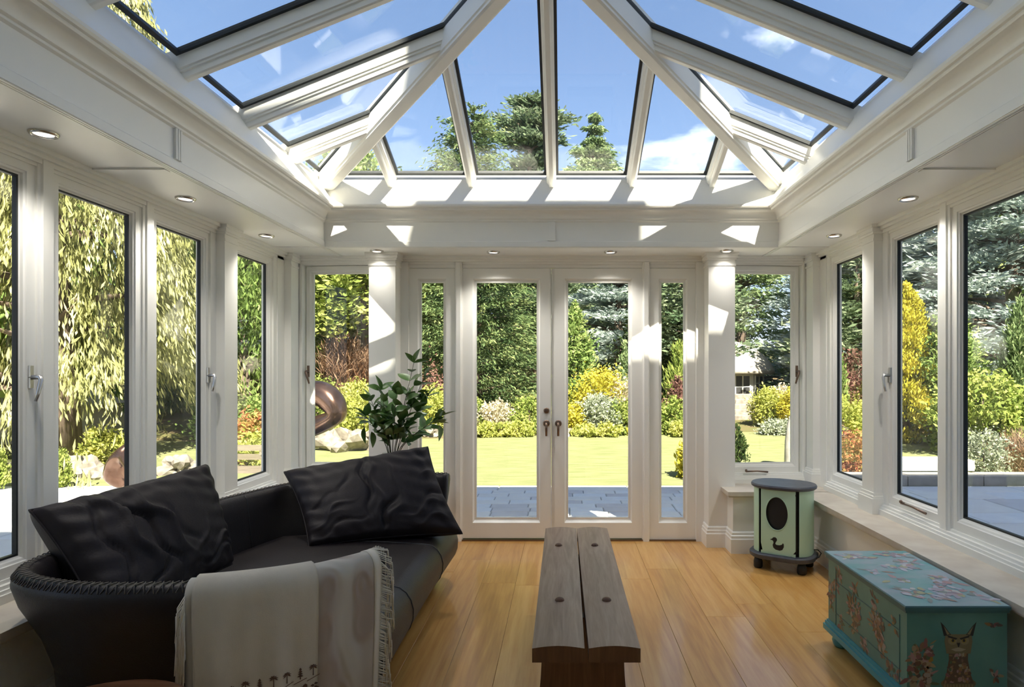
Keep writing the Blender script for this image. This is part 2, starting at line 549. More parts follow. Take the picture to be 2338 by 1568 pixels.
def handle(w, mp_, u, z, s, T=lambda V: V, m='steel'):
    """cranked casement handle: plate, pivot, hanging lever"""
    h = MB()
    h.add(*slab(mp_, u - 0.009, u + 0.009, 0.010, 0.020, z - 0.045, z + 0.050))
    h = mk('handle', T(h.V), h.F, m, w)
    lv = MB()
    lv.tube([mp_(u, 0.018, z), mp_(u, -0.025, z + 0.002), mp_(u + 0.004 * s, -0.032, z - 0.012), mp_(u + 0.022 * s, -0.034, z - 0.065), mp_(u + 0.030 * s, -0.030, z - 0.10)],
            [0.010, 0.010, 0.010, 0.008, 0.006], 8)
    mk('lever', T(lv.V), lv.F, m, h, True)


def stay(w, mp_, ua, ub, z, T=lambda V: V):
    s = MB().tube([mp_(ua, 0.012, z), mp_(ua, -0.006, z), mp_((ua + ub) / 2, -0.010, z + 0.004), mp_(ub, -0.006, z - 0.004)], [0.006, 0.007, 0.006, 0.008], 6)
    mk('stay_bar', T(s.V), s.F, 'bronze_handle', w, True)
    k = MB().lathe([(0.003, 0), (0.010, 0.004), (0.010, 0.014), (0.004, 0.02)], mp_(ua, -0.008, z), 10)
    mk('stay_knob', T(k.V), k.F, 'bronze_handle', w, True)


MODS = [(4.42, 4.88), (3.545, 4.00), (2.86, 3.34), (2.18, 2.66), (1.50, 1.98), (0.82, 1.30), (0.14, 0.62), (-0.54, -0.06)]
POSTS = [3.4425, 2.76, 2.08, 1.40, 0.72, 0.04]
POST = [(-0.052, 0.10), (-0.052, 0.020), (-0.042, 0.020), (-0.042, 0.010), (-0.030, 0.006), (-0.028, -0.004), (0.028, -0.004), (0.030, 0.006), (0.042, 0.010), (0.042, 0.020), (0.052, 0.020), (0.052, 0.10)]


def pilaster(wall, mp_, u0, u1, d, z0, z1, base):
    p = MB(); p.add(*slab(mp_, u0, u1, d, 0.10, z0, z1))
    p = p.build('pilaster', 'cream', wall)
    c = MB()
    for e_, za, zb in ((0.006, z1 - 0.105, z1 - 0.088), (0.010, z1 - 0.060, z1 - 0.045), (0.018, z1 - 0.045, z1 - 0.02), (0.026, z1 - 0.02, z1)):
        c.add(*slab(mp_, u0 - e_, u1 + e_, d - e_, 0.05, za, zb))
    c.build('capital', 'cream', p)
    if base:
        c = MB()
        for e_, za, zb in ((0.020, z0, z0 + 0.10), (0.014, z0 + 0.10, z0 + 0.115), (0.007, z0 + 0.115, z0 + 0.135)):
            c.add(*slab(mp_, u0 - e_, u1 + e_, d - e_, 0.05, za, zb))
        c.build('pilaster_base', 'cream', p)
    return p


def mould(pts, prof):
    """mitred moulding along a plan polyline; the room is on the left of the way; prof = [(outwards from the wall, z)]"""
    P = [np.array(p, float) for p in pts]
    n = len(P); rings = []
    for i in range(n):
        d0 = P[i] - P[i - 1] if i else P[1] - P[0]
        d1 = P[i + 1] - P[i] if i < n - 1 else d0
        n0 = np.array([-d0[1], d0[0]]) / np.linalg.norm(d0); n1 = np.array([-d1[1], d1[0]]) / np.linalg.norm(d1)
        m_ = (n0 + n1) / (1 + n0 @ n1)
        rings.append([(*(P[i] + m_ * o), z) for o, z in prof])
    return MB().rings(rings)


BASEB = [(0, 0), (0.022, 0), (0.022, 0.108), (0.017, 0.116), (0.017, 0.134), (0.011, 0.140), (0.010, 0.158), (0.004, 0.166), (0, 0.166)]
for s, nm in ((1, 'right'), (-1, 'left')):
    M = side(s)
    wall = empty('wall_' + nm, (s * 2.05, 2, 0), kind='structure')
    MB().box(s * 1.98, s * 2.32, YB, 5.40, 0, 0.445).build('dado', 'plaster', wall)
    b = MB().add(*slab(M, YB, 4.86, -0.265, 0.15, 0.448, 0.48))
    b.add(*slab(M, YB, 4.86, -0.255, -0.02, 0.436, 0.448))
    b.build('window_sill', 'sill_stone', wall)
    b = MB()                                                     # moulded bottom rail of the glazing
    for d, za, zb in ((-0.030, 0.48, 0.515), (-0.020, 0.515, 0.530), (-0.008, 0.530, 0.545), (0.012, 0.545, 0.560)):
        b.add(*slab(M, YB, 4.95, d, 0.10, za, zb))
    b.build('bottom_rail', 'cream', wall)
    b = MB()
    for d, za, zb in ((0.012, 2.278, 2.292), (0.0, 2.292, 2.312), (-0.018, 2.312, 2.330), (-0.040, 2.330, SOF)):
        b.add(*slab(M, YB, 5.2, d, 0.12, za, zb))
    b.build('head_rail', 'cream', wall)
    for u in POSTS:
        MB().rings([[M(u + a, d, z) for a, d in POST] for z in (0.5, 2.33)]).build('post', 'cream', wall)
    for u0, u1 in ((4.045, 4.13), (4.26, 4.375), (4.925, 5.0), (-1.0, -0.585)):
        MB().add(*slab(M, u0, u1, 0.006, 0.10, 0.5, 2.33)).build('post', 'cream', wall)
    pilaster(wall, M, 4.11, 4.27, -0.05, 0.48, SOF, True)
    b = MB().add(*slab(M, 4.98, 5.36, 0.0, 0.12, 0.47, 2.34))    # corner post
    b.build('corner_post', 'cream', wall)
    pilaster(wall, M, 5.10, 5.24, -0.055, 0.48, SOF, True)
    pts = [(1.25, 5.24), (1.25, 5.07), (1.40, 5.07), (1.40, 4.90), (1.98, 4.90), (1.98, YB)]
    pts = [(s * x, y) for x, y in pts]
    if s > 0:
        pts = pts[::-1]
    mould(pts, BASEB).build('baseboard_' + nm, 'cream', kind='structure')
    for k, (u0, u1) in enumerate(MODS):
        w = window(M, u0, u1)
        if k in (1, 3):
            handle(w, M, u1 + 0.030, 1.375, -1)
            if s > 0 and k == 1:
                stay(w, M, 3.86, 3.60, 0.60)

# far wall
wall = empty('wall_far', (0, 5.3, 0), kind='structure')
for s in (1, -1):
    M = far(s)
    MB().box(s * 1.40, s * 2.32, 4.90, 5.42, 0, 0.445).build('dado', 'plaster', wall)
    b = MB().add(*slab(M, 1.35, 2.3, -0.40, 0.15, 0.448, 0.48)); b.add(*slab(M, 1.36, 2.3, -0.39, 0, 0.436, 0.448))
    b.build('window_sill', 'sill_stone', wall)
    pilaster(wall, M, 1.25, 1.462, -0.18, 0, SOF, False)
    b = MB()
    for d, za, zb in ((-0.030, 0.48, 0.515), (-0.020, 0.515, 0.530), (-0.008, 0.530, 0.545), (0.012, 0.545, 0.560)):
        b.add(*slab(M, 1.44, 2.12, d, 0.10, za, zb))
    b.build('bottom_rail', 'cream', wall)
    b = MB()
    for d, za, zb in ((0.012, 2.284, 2.292), (0.0, 2.292, 2.312), (-0.018, 2.312, 2.330), (-0.040, 2.330, SOF)):
        b.add(*slab(M, 1.44, 2.15, d, 0.12, za, zb))
    b.build('head_rail', 'cream', wall)
    MB().add(*slab(M, 2.070, 2.16, 0.004, 0.12, 0.5, 2.33)).build('post', 'cream', wall)
    MB().add(*slab(M, 1.44, 1.464, 0.004, 0.12, 0.5, 2.33)).build('post', 'cream', wall)
    # the open casement: hinged beside the pilaster, swung outwards
    a = R(5.0) * s
    w = window(M, 1.513, 2.018, ws=0.046, wt=0.055, hinge=1.468, ang=a, seal='cream')
    T = lambda V, M=M, a=a: rot_xy(V, M(1.468, 0.03, 0), a)
    handle(w, M, 2.045, 1.40, -1, T, 'bronze_handle')
    stay(w, M, 1.60, 1.78, 0.575)
b = MB()
for d, za, zb in ((0.012, 2.258, 2.285), (0.0, 2.285, 2.305), (-0.018, 2.305, 2.325), (-0.040, 2.325, SOF)):
    b.add(*slab(far(1), -1.25, 1.25, d, 0.12, za, zb))
b.build('head_rail', 'cream', wall)
for s in (1, -1):
    M = far(s)
    MB().rings([[M(0.774 + a * 0.62, d - 0.02, z) for a, d in POST] for z in (0.0, 2.30)]).build('post', 'cream', wall)
    MB().add(*slab(M, 1.186, 1.26, -0.02, 0.10, 0.0, 2.30)).build('post', 'cream', wall)
MB().box(-1.25, 1.25, 5.24, 5.42, -0.02, 0.012).build('threshold', 'bronze_handle', wall)
DOOR = [(0, 0.052), (0, 0.030), (0.10, 0.026), (0.16, 0.014), (0.20, 0.006), (1, 0.006), (1, 0.052)]
for i, s in enumerate((-1, 1)):
    M = far(s)
    d = window(M, 0.122, 0.639, 0.18, 2.146, ws=0.103, wt=0.108, wb=0.158, prof=DOOR, gd=0.034, name='door_%d' % (i + 1), seal='cream')
    WN[0] -= 1
    V, Fc = slab(M, -0.008 if s > 0 else 0.010, 0.03, 0.020, 0.045, 0.022, 2.254)      # meeting stile
    mk('meeting_stile', V, Fc, 'cream', d)
    for z, lever in ((0.972, True), (1.078, False)):
        if not lever and s > 0:
            continue
        u = 0.049
        r = MB().tube([M(u, 0.006, z), M(u, -0.008, z), M(u, -0.011, z)], [0.028, 0.028, 0.022] if lever else [0.024, 0.024, 0.018], 16)
        r = r.build('handle_rose' if lever else 'lock_escutcheon', 'bronze_handle', d, True)
        if lever:
            MB().tube([M(u, -0.008, z), M(u, -0.045, z), M(u, -0.052, z - 0.010), M(u, -0.050, z - 0.10)], [0.011, 0.011, 0.011, 0.009], 8).build('lever', 'bronze_handle', r, True)
    window(M, 0.897, 1.097, 0.18, 2.146, ws=0.089, wt=0.108, wb=0.168, prof=DOOR, gd=0.034, seal='cream')

# wall behind the camera and the unseen house, shaped to block the sun
wb_ = empty('wall_back', (0, YB - 0.1, 0), kind='structure')
MB().box(-2.32, 2.32, YB - 0.15, YB, 0, 2.40).build('inner_face', 'plaster', wb_)
HY = YB - 0.15
outline = [(-4.6, -0.2), (14, -0.2), (14, 11.3), (6.2, 11.3), (6.2, 8.98), (2.62, 8.98), (2.62, 9.56), (2.22, 9.56), (2.22, 8.85), (1.97, 8.85), (1.97, 9.56), (0.86, 9.56), (0.86, 8.72), (-0.5, 8.38), (-4.6, 8.20)]  # unseen outline: steps, stacks and notch shaped to cut the sun patches
MB().rings([[(x, y, z) for x, z in outline] for y in (HY - 0.5, HY - 0.004)]).build('house_shade_wall', 'house_bounce_white', wb_)

MB().box(1.96, 2.23, HY - 0.5, HY - 0.004, 9.20, 9.56).build('sun_gap_cover', 'house_bounce_white', wb_)  # added cover over the notch, keeps the sun off the fascia

# ------------------------------------------------------------------ ceiling: soffit, cornice, lantern
ceil = empty('ceiling', (0, 2.1, SOF), kind='structure')
b = MB()
b.box(-2.40, -IX - 0.003, YB - 0.1, 5.45, SOF, SOF + 0.03); b.box(IX + 0.003, 2.40, YB - 0.1, 5.45, SOF, SOF + 0.03)
b.box(-IX - 0.003, IX + 0.003, IY1 + 0.003, 5.45, SOF, SOF + 0.03); b.box(-IX - 0.003, IX + 0.003, YB - 0.1, IY0 - 0.003, SOF, SOF + 0.03)
b.build('soffit', 'cream', ceil)
prof = [(-0.005, SOF - 0.003), (0.0, SOF - 0.003), (0, 2.386), (-0.007, 2.392), (-0.007, 2.532), (0.004, 2.540), (0.004, 2.550), (0.012, 2.553)]
for k in range(9):                                               # cove
    a = k / 8 * math.pi / 2
    prof.append((0.016 + 0.060 * (1 - math.cos(a)), 2.556 + 0.050 * math.sin(a)))
prof += [(0.080, 2.612), (0.080, 2.619), (0.092, 2.622), (0.099, 2.632), (0.100, 2.645), (0.094, 2.655), (-0.028, 2.845), (-0.031, 2.862), (-0.040, 2.868), (-0.062, 2.900)]
shade_auto(MB().rect_sweep(prof, -IX, IX, IY0, IY1).build('cornice', 'cream', ceil), 25)
for o in (0.004, 0.018, 0.032):                                  # reeded bead round the soffit edge, run on to the walls
    b = MB()
    for s in (-1, 1):
        b.box(s * (IX + o), s * (IX + o + 0.009), YB, 5.24, SOF - 0.007, SOF + 0.004)
    b.box(-2.14, 2.14, IY1 + o, IY1 + o + 0.009, SOF - 0.007, SOF + 0.004)
    b.build('soffit_bead', 'cream', ceil)
for s in (-1, 1):
    MB().box(s * (IX + 0.05), s * 2.12, 2.965, 3.005, SOF - 0.008, SOF + 0.004).build('soffit_batten', 'cream', ceil)
    b = MB()
    for o in (-0.018, 0.0, 0.018):
        b.box(s * (IX - 0.006), s * (IX + 0.02), 2.985 + o - 0.006, 2.985 + o + 0.006, 2.392, 2.536)
    b.build('fascia_batten', 'cream', ceil)
b = MB()
b.box(-0.028, 0.028, IY1 - 0.006, IY1 + 0.02, 2.392, 2.536)
b.build('fascia_batten', 'cream', ceil)
b = MB()                                                         # flat roof and parapet round the lantern
b.box(-2.62, -EX - 0.02, YB - 0.1, 5.62, SOF + 0.04, 2.885); b.box(EX + 0.02, 2.62, YB - 0.1, 5.62, SOF + 0.04, 2.885)
b.box(-EX, EX, EY1 + 0.02, 5.62, SOF + 0.04, 2.885); b.box(-EX, EX, YB - 0.14, EY0 - 0.02, SOF + 0.04, 2.885)
for s in (-1, 1):
    b.box(s * 2.44, s * 2.62, YB - 0.1, 5.62, 2.885, 3.08)
b.box(-2.44, 2.44, 5.44, 5.62, 2.885, 3.08)
b.build('flat_roof', 'lead_roof', ceil)
RIDGE = EZ + PITCH * EX
NS = 1 / math.sqrt(1 + PITCH ** 2)
RAFT = [(-0.036, 0.025), (-0.036, -0.064), (-0.029, -0.068), (-0.029, -0.078), (-0.021, -0.082), (-0.021, -0.106), (-0.014, -0.112), (0.014, -0.112), (0.021, -0.106), (0.021, -0.082), (0.029, -0.078), (0.029, -0.068), (0.036, -0.064), (0.036, 0.025)]
HIP = [(-0.052, 0.03), (-0.052, -0.13), (-0.044, -0.136), (-0.044, -0.150), (-0.032, -0.158), (0.032, -0.158), (0.044, -0.150), (0.044, -0.136), (0.052, -0.13), (0.052, 0.03)]
FY, NY = EY1 - EX, EY0 + EX                                      # ends of the ridge
for s in (-1, 1):
    for ya, yb, sg in ((EY1, FY, -1), (EY0, NY, 1)):
        d = Vector((-s * EX, yb - ya, RIDGE - EZ)).normalized()
        sd = Vector((-d.y, d.x, 0)).normalized()
        up = sd.cross(d); up = up if up.z > 0 else -up
        MB().sweep(HIP, Vector((s * EX, ya, EZ)) - d * 0.03, Vector((0, yb, RIDGE)) + d * 0.02, sd, up).build('hip_rafter', 'cream', ceil)
MB().sweep([(-0.06, 0.04), (-0.06, -0.12), (-0.04, -0.16), (0.04, -0.16), (0.06, -0.12), (0.06, 0.04)], (0, NY, RIDGE), (0, FY, RIDGE), (1, 0, 0), (0, 0, 1)).build('ridge_beam', 'cream', ceil)
for s in (-1, 1):
    up = Vector((s * PITCH, 0, 1)).normalized()
    for k in range(1, 9):
        y = EY1 - 0.61 * k
        t = min(EX, EY1 - y, y - EY0) - 0.03
        MB().sweep(RAFT, (s * (EX + 0.01), y, EZ - PITCH * 0.01), (s * (EX - t), y, EZ + PITCH * t), (0, 1, 0), up).build('rafter', 'cream', ceil)
for k in range(-2, 3):
    x = k * 0.61
    t = EX - abs(x) - (0.03 if k else 0.08)
    for ya, sg in ((EY1, -1), (EY0, 1)):
        up = Vector((0, -sg * PITCH, 1)).normalized()
        MB().sweep(RAFT, (x, ya - sg * 0.01, EZ - PITCH * 0.01), (x, ya + sg * t, EZ + PITCH * t), (1, 0, 0), up).build('rafter', 'cream', ceil)


def inset(poly, d):
    """inset a convex plan polygon by d"""
    P = [np.array(p, float) for p in poly]
    n = len(P)
    ar = sum(P[i][0] * P[(i + 1) % n][1] - P[(i + 1) % n][0] * P[i][1] for i in range(n))
    sg = 1 if ar > 0 else -1
    out = []
    for i in range(n):
        a, b_, c = P[i - 1], P[i], P[(i + 1) % n]
        d0 = (b_ - a) / np.linalg.norm(b_ - a); d1 = (c - b_) / np.linalg.norm(c - b_)
        n0 = sg * np.array([-d0[1], d0[0]]); n1 = sg * np.array([-d1[1], d1[0]])
        out.append(b_ + (n0 + n1) / (1 + n0 @ n1) * d)
    return out


def roof_pane(poly, L):
    """poly in slope coordinates (u along the eaves, t up the slope in plan); L maps (u, t, lift) to the world"""
    poly = inset(poly, 0.012)
    n = len(poly)
    p = MB().rings([[L(u, t, h) for u, t in poly] for h in (0.0, 0.010)]).build('pane', 'roof_glass', ceil)
    q = inset(poly, 0.020); q2 = inset(poly, 0.042)
    V = [L(u, t, h) for pp in (q, q2) for h in (-0.006, 0.016) for u, t in pp]
    Fc = []
    for a, b_ in ((0, 1), (2, 3), (0, 2), (1, 3)):
        for i in range(n):
            j = (i + 1) % n
            Fc.append((a * n + i, a * n + j, b_ * n + j, b_ * n + i))
    mk('glazing_gasket', V, Fc, 'gasket', p)


for s in (-1, 1):
    L = lambda u, t, h, s=s: (s * (EX - t + h * PITCH), u, EZ + PITCH * t + h)
    for k in range(9):
        yb, ya = EY1 - 0.61 * k, EY1 - 0.61 * (k + 1)
        top = sorted({ya, yb} | {v for v in (FY, NY) if ya < v < yb})
        T = [(y, min(EX, EY1 - y, y - EY0)) for y in top]
        poly = [(ya, 0), (yb, 0)] + [p for p in reversed(T) if p[1] > 0.01]
        roof_pane(poly, L)
for ya, sg in ((EY1, -1), (EY0, 1)):
    L = lambda u, t, h, ya=ya, sg=sg: (u, ya + sg * t - sg * h * PITCH, EZ + PITCH * t + h)
    xs = [-EX, -1.22, -0.61, 0, 0.61, 1.22, EX]
    for a, b_ in zip(xs, xs[1:]):
        poly = [(a, 0), (b_, 0)] + [p for p in ((b_, EX - abs(b_)), (a, EX - abs(a))) if p[1] > 0.01]
        roof_pane(poly, L)

# downlights in the soffit
spots = [(-1.98, 2.53), (-1.98, 3.48), (-1.98, 4.43), (1.98, 3.48), (1.98, 4.43), (-1.375, 4.99), (-0.465, 5.04), (0.465, 5.04), (1.375, 4.99)]
dl = ['recessed chrome downlight in the soffit, nearest one along the left windows', 'recessed chrome downlight in the soffit, middle one along the left windows',
      'recessed chrome downlight in the soffit by the far left corner', 'recessed chrome downlight in the soffit above the teal chest side windows',
      'recessed chrome downlight in the soffit by the far right corner', 'recessed downlight above the far pilaster nearest the vase of leafy stems',
      'recessed downlight above the left glazed door', 'recessed downlight above the right glazed door', 'recessed downlight above the far right pilaster']
LAMP_W = 7.0                                                     # watts of the lamps along the sides
em = bpy.data.materials.new('lamp_glow'); em.use_nodes = True
em.node_tree.nodes['Principled BSDF'].inputs['Emission Color'].default_value = (1, 0.93, 0.82, 1)
em.node_tree.nodes['Principled BSDF'].inputs['Emission Strength'].default_value = 0.5
MATS['lamp_glow'] = em
for (x, y), lb in zip(spots, dl):
    d = empty('downlight', (x, y, SOF - 0.012), lb, 'downlight', 'downlights round the soffit')
    rgs = []
    for r, z in ((0.036, -0.002), (0.043, -0.012), (0.048, -0.010), (0.052, -0.002), (0.052, 0.002)):
        rgs.append([(x + r * math.cos(a), y + r * math.sin(a), SOF + z) for a in np.linspace(0, 2 * math.pi, 25)[:-1]])
    MB().rings(rgs, True, False).build('bezel', 'chrome', d, True)
    MB().lathe([(0.034, -0.006), (0.036, -0.002)], (x, y, SOF), 20).build('lens', 'lamp_glow', d)
    if LAMP_W:
        ld = bpy.data.lights.new('downlight_bulb', 'SPOT'); ld.energy = (2.0 if abs(x) > 1 else 9.5) if y > 4.9 else (9.0 if y > 4 else LAMP_W); ld.spot_size = R(120); ld.spot_blend = 1.0
        ld.shadow_soft_size = 0.04; ld.color = (1, 0.95, 0.88)
        lo = bpy.data.objects.new('downlight_bulb', ld); COL.objects.link(lo); lo.parent = d
        lo.location = (0, 0, -0.004)

# ------------------------------------------------------------------ the garden: ground, paving
GZ = -0.14
gx = np.concatenate([np.linspace(-60, -14, 8)[:-1], np.linspace(-14, 16, 61), np.linspace(16, 60, 8)[1:]])
gy = np.concatenate([np.linspace(-12, 8, 11)[:-1], np.linspace(8, 32, 49), np.linspace(32, 90, 8)[1:]])


def ground_z(x, y):
    """level lawn, then beds that rise towards the trees, more so to the left"""
    b_ = 14.6 + 1.0 * math.sin(x * 0.35 + 0.6) + 0.10 * (x + 2)
    t = max(0.0, y - b_)
    z = 0.055 * t + 0.0016 * t * t
    if x < -2:
        z += min(1.0, (-2 - x) / 3) * 0.05 * max(0, y - 11.5)
    return GZ + min(z, 3.2)


V = [(x, y, ground_z(x, y) - 0.03) for y in gy for x in gx]
nx = len(gx)
Fc = [(j * nx + i, j * nx + i + 1, (j + 1) * nx + i + 1, (j + 1) * nx + i) for j in range(len(gy) - 1) for i in range(nx - 1)]
mk('ground', V, Fc, 'soil', smooth=True, origin=(0, 10, GZ), kind='structure')
lx = np.linspace(-13, 14, 55)
V, Fc = [], []
for j, t in enumerate(np.linspace(0, 1, 30)):
    for x in lx:
        b_ = 14.6 + 1.0 * math.sin(x * 0.35 + 0.6) + 0.10 * (x + 2)
        y0 = 8.45
        y = y0 + t * (b_ - y0)
        V.append((x, y, ground_z(x, y) + 0.012))
nx = len(lx)
Fc = [(j * nx + i, j * nx + i + 1, (j + 1) * nx + i + 1, (j + 1) * nx + i) for j in range(29) for i in range(nx - 1)]
mk('lawn', V, Fc, 'lawn', smooth=True, origin=(0, 11, GZ), kind='structure')

patio = empty('floor_patio', (0, 6.9, GZ), kind='structure')
MB().box(-2.5, 2.62, 5.45, 8.5, GZ - 0.1, GZ + 0.005).build('mortar_bed', 'mortar', patio)
y, r = 5.47, 0
while y < 7.95:
    x = -2.45 - (0.2 if r % 2 else 0)
    while x < 2.5:
        w = random.uniform(0.36, 0.46)
        x0, x1 = max(x, -2.48), min(x + w, 2.6)
        if x1 - x0 > 0.08:
            MB().cham(x0 + 0.006, x1 - 0.006, y + 0.006, y + 0.200, GZ - 0.05, GZ + 0.018 + random.uniform(-0.003, 0.003), 0.007).build('paving_block', random.choice(('paving_a', 'paving_a', 'paving_b', 'paving_c')), patio)
        x += w
    y += 0.206; r += 1
x = -2.45
while x < 2.55:
    MB().cham(x + 0.006, x + 0.84, y + 0.01, 8.46, GZ - 0.05, GZ + 0.02, 0.008).build('edging_slab', random.choice(('paving_b', 'paving_c')), patio)
    x += 0.846
for s, nm in ((1, 'right'), (-1, 'left')):
    ter = empty('floor_terrace_' + nm, (s * 6, 5, GZ), kind='structure')
    MB().box(s * 2.63, s * 10.4, 0.5, 8.5, GZ - 0.1, GZ + 0.003).build('mortar_bed', 'mortar', ter)
    y = 1.6 if s > 0 else 2.2
    while y < 8.3:
        h = random.choice((0.45, 0.6, 0.75)); h = min(h, 8.46 - y)
        x = 2.65
        while x < 10.3:
            w = random.uniform(0.55, 1.05)
            x1 = min(x + w, 10.35)
            if x1 - x > 0.12:
                MB().cham(min(s * (x + 0.008), s * (x1 - 0.008)), max(s * (x + 0.008), s * (x1 - 0.008)), y + 0.008, y + h - 0.008, GZ - 0.05,
                          GZ + 0.016 + random.uniform(-0.004, 0.004), 0.008).build('flagstone', random.choice(('paving_a', 'paving_b', 'paving_b', 'paving_c')), ter)
            x += w
        y += h

# ------------------------------------------------------------------ foliage
def leaf_object(name, C, D, L, W, tint, m, parent, seed=0, kind='stuff'):
    """many small folded leaves as one mesh part"""
    g = np.random.default_rng(seed)
    C = np.asarray(C, float) - ORG[parent.name]
    D = D / np.linalg.norm(D, axis=1, keepdims=True)
    n = len(C)
    rv = g.normal(size=(n, 3))
    S = np.cross(D, rv); S /= np.linalg.norm(S, axis=1, keepdims=True) + 1e-9
    N = np.cross(D, S)
    L = np.broadcast_to(np.asarray(L, float), (n,))[:, None]; W = np.broadcast_to(np.asarray(W, float), (n,))[:, None]
    mid = C + D * L * 0.05 - N * W * 0.15
    P = np.stack([C - D * L / 2, mid + S * W / 2, C + D * L / 2 - N * L * 0.10, mid - S * W / 2], 1).reshape(-1, 3)
    me = bpy.data.meshes.new(name)
    me.vertices.add(4 * n); me.vertices.foreach_set('co', P.ravel())
    me.loops.add(4 * n); me.loops.foreach_set('vertex_index', np.arange(4 * n, dtype=np.int32))
    me.polygons.add(n); me.polygons.foreach_set('loop_start', np.arange(0, 4 * n, 4, dtype=np.int32))
    me.update(calc_edges=True)
    a = me.attributes.new('tint', 'FLOAT', 'POINT')
    a.data.foreach_set('value', np.repeat(np.clip(tint, 0, 1), 4))
    me.materials.append(MATS[m])
    o = bpy.data.objects.new(name, me); COL.objects.link(o); o.parent = parent
    ORG[o.name] = ORG[parent.name]
    if kind: o['kind'] = kind
    return o


def tree(name, label, cat, x, y, h, prof, m, ncl=260, k=40, cl=(0.35, 0.35, 0.25), leaf=(0.22, 0.07), mode='out', trunk=0.14, t0=0.04,
         tiers=0, droop=0.0, seed=1, group=None, z0=None, inner=0.35, nb=24, bark='bark', lump=0.25, pmin=0.06):
    """a tree or shrub: trunk (with limbs) and foliage gathered in clumps on the crown's outline prof(t)*1m"""
    g = np.random.default_rng(seed)
    if z0 is None:
        z0 = ground_z(x, y) - 0.02
    root = empty(name, (x, y, z0), label, cat, group)
    cc = []
    rmax = max(prof(t) for t in np.linspace(0, 1, 40))
    ph = g.uniform(0, 6.28, 4)
    while len(cc) < ncl:
        t = g.uniform(t0, 1.0)
        if g.uniform() > prof(t) / rmax + pmin:
            continue
        a = g.uniform(0, 2 * math.pi)
        if tiers:
            t = min(0.995, (math.floor(t * tiers) + 0.5 + g.normal() * 0.13) / tiers)
        r = prof(t) * (inner + (1 - inner) * g.uniform() ** 0.6)
        r *= 1 + lump * math.sin(3 * a + ph[0] + 5 * t) * math.sin(11 * t + ph[1]) + 0.5 * lump * math.sin(5 * a + ph[2] + 17 * t)
        z = t * h - droop * (r / rmax) ** 2
        cc.append((r * math.cos(a), r * math.sin(a), max(z, 0.03), a, r))
    cc = np.array(cc)
    n = ncl * k
    I = np.repeat(np.arange(ncl), k)
    a = cc[I, 3]
    off = g.normal(size=(n, 3)) * 0.5
    out = np.stack([np.cos(a), np.sin(a), np.zeros(n)], 1); tan = np.stack([-np.sin(a), np.cos(a), np.zeros(n)], 1)
    up = np.array([0, 0, 1.0])
    loc_r = np.array([prof(min(1, max(0, c[2] / h))) / rmax for c in cc])
    sc = ((0.7 + 0.6 * g.uniform(size=ncl)) * np.clip(0.25 + 1.6 * loc_r, 0.3, 1))[I][:, None]
    P = cc[I, :3] + (out * off[:, :1] * cl[0] + tan * off[:, 1:2] * cl[1] + up * off[:, 2:3] * cl[2]) * sc
    rn = g.normal(size=(n, 3))
    if mode == 'droop':
        D = out * 0.30 - up * 0.95 + rn * 0.20
        P[:, 2] -= np.abs(off[:, 0]) * cl[0] * 0.5
    elif mode == 'flat':
        D = out * 0.7 + tan * (off[:, 1:2]) * 1.4 + up * 0.12 + rn * np.array([0.35, 0.35, 0.14])
    elif mode == 'up':
        D = out * 0.35 + up * 0.9 + rn * 0.35
    elif mode == 'arch':
        D = out * 0.9 + up * (0.25 - 0.9 * np.abs(off[:, :1])) + rn * 0.30
    else:
        D = out * 0.6 + up * 0.3 + rn * 0.6
    tint = 0.5 + 0.17 * g.normal(size=n) + 0.24 * g.normal(size=ncl)[I]
    P[:, 2] = np.maximum(P[:, 2], 0.02)
    wor = P + ORG[root.name]
    leaf_object('foliage', wor, D, leaf[0] * (0.65 + 0.7 * g.uniform(size=n)), leaf[1] * (0.7 + 0.6 * g.uniform(size=n)), tint, m, root, seed)
    b_ = MB()
    ht = h * 0.93
    if trunk:
        pts = [(x, y, z0 - 0.1), (x + 0.3 * trunk, y, z0 + ht * 0.12), (x - 0.2 * trunk, y, z0 + ht * 0.45), (x, y, z0 + ht)]
        b_.tube(pts, [trunk * 1.5, trunk, trunk * 0.65, trunk * 0.08], 8)
        for i in g.permutation(ncl)[:nb]:
            c = cc[i]
            zs = max(0.05 * h, c[2] - 0.15 * c[4])
            b_.tube([(x, y, z0 + zs), (x + c[0] * 0.5, y + c[1] * 0.5, z0 + (zs + c[2]) / 2 + 0.04 * c[4]), (x + c[0], y + c[1], z0 + c[2])], [trunk * 0.28, trunk * 0.16, trunk * 0.05], 5)
        b_.build('trunk', bark, root, True)
    return root


cone = lambda r, p=1.0, b=0.12: (lambda t: r * (min(1, t / b) ** 0.7 if t < b else ((1 - t) / (1 - b)) ** p))
dome = lambda r: (lambda t: r * math.sqrt(max(0.0, 1 - (2 * t - 0.9) ** 2 / 1.21)))
colm = lambda r: (lambda t: r * min(1.0, (t / 0.12) ** 0.5) * (1 - t ** 3.5))

# big conifer by the left windows
tree('weeping_conifer', 'huge yellow-green weeping conifer close outside the left windows', 'tree', -8.9, 11.2, 10.5, lambda t: 3.1 * (min(1, (t + 0.03) / 0.16) ** 0.5) * (1 - t) ** 0.62 + 0.15,
     'leaf_droop', 2100, 42, (0.15, 0.15, 0.46), (0.17, 0.034), 'droop', 0.30, 0.15, 13, 0.6, 11, nb=60, inner=0.5, lump=0.3, pmin=0.2)
tree('weeping_conifer', 'second drooping conifer, darker, behind the huge weeping one', 'tree', -14.5, 15.5, 9.0, lambda t: 3.2 * (1 - t) ** 0.6, 'leaf_thuja', 380, 45, (0.6, 0.6, 0.5), (0.34, 0.11), 'droop', 0.25, 0.03, 0, 0.5, 12)
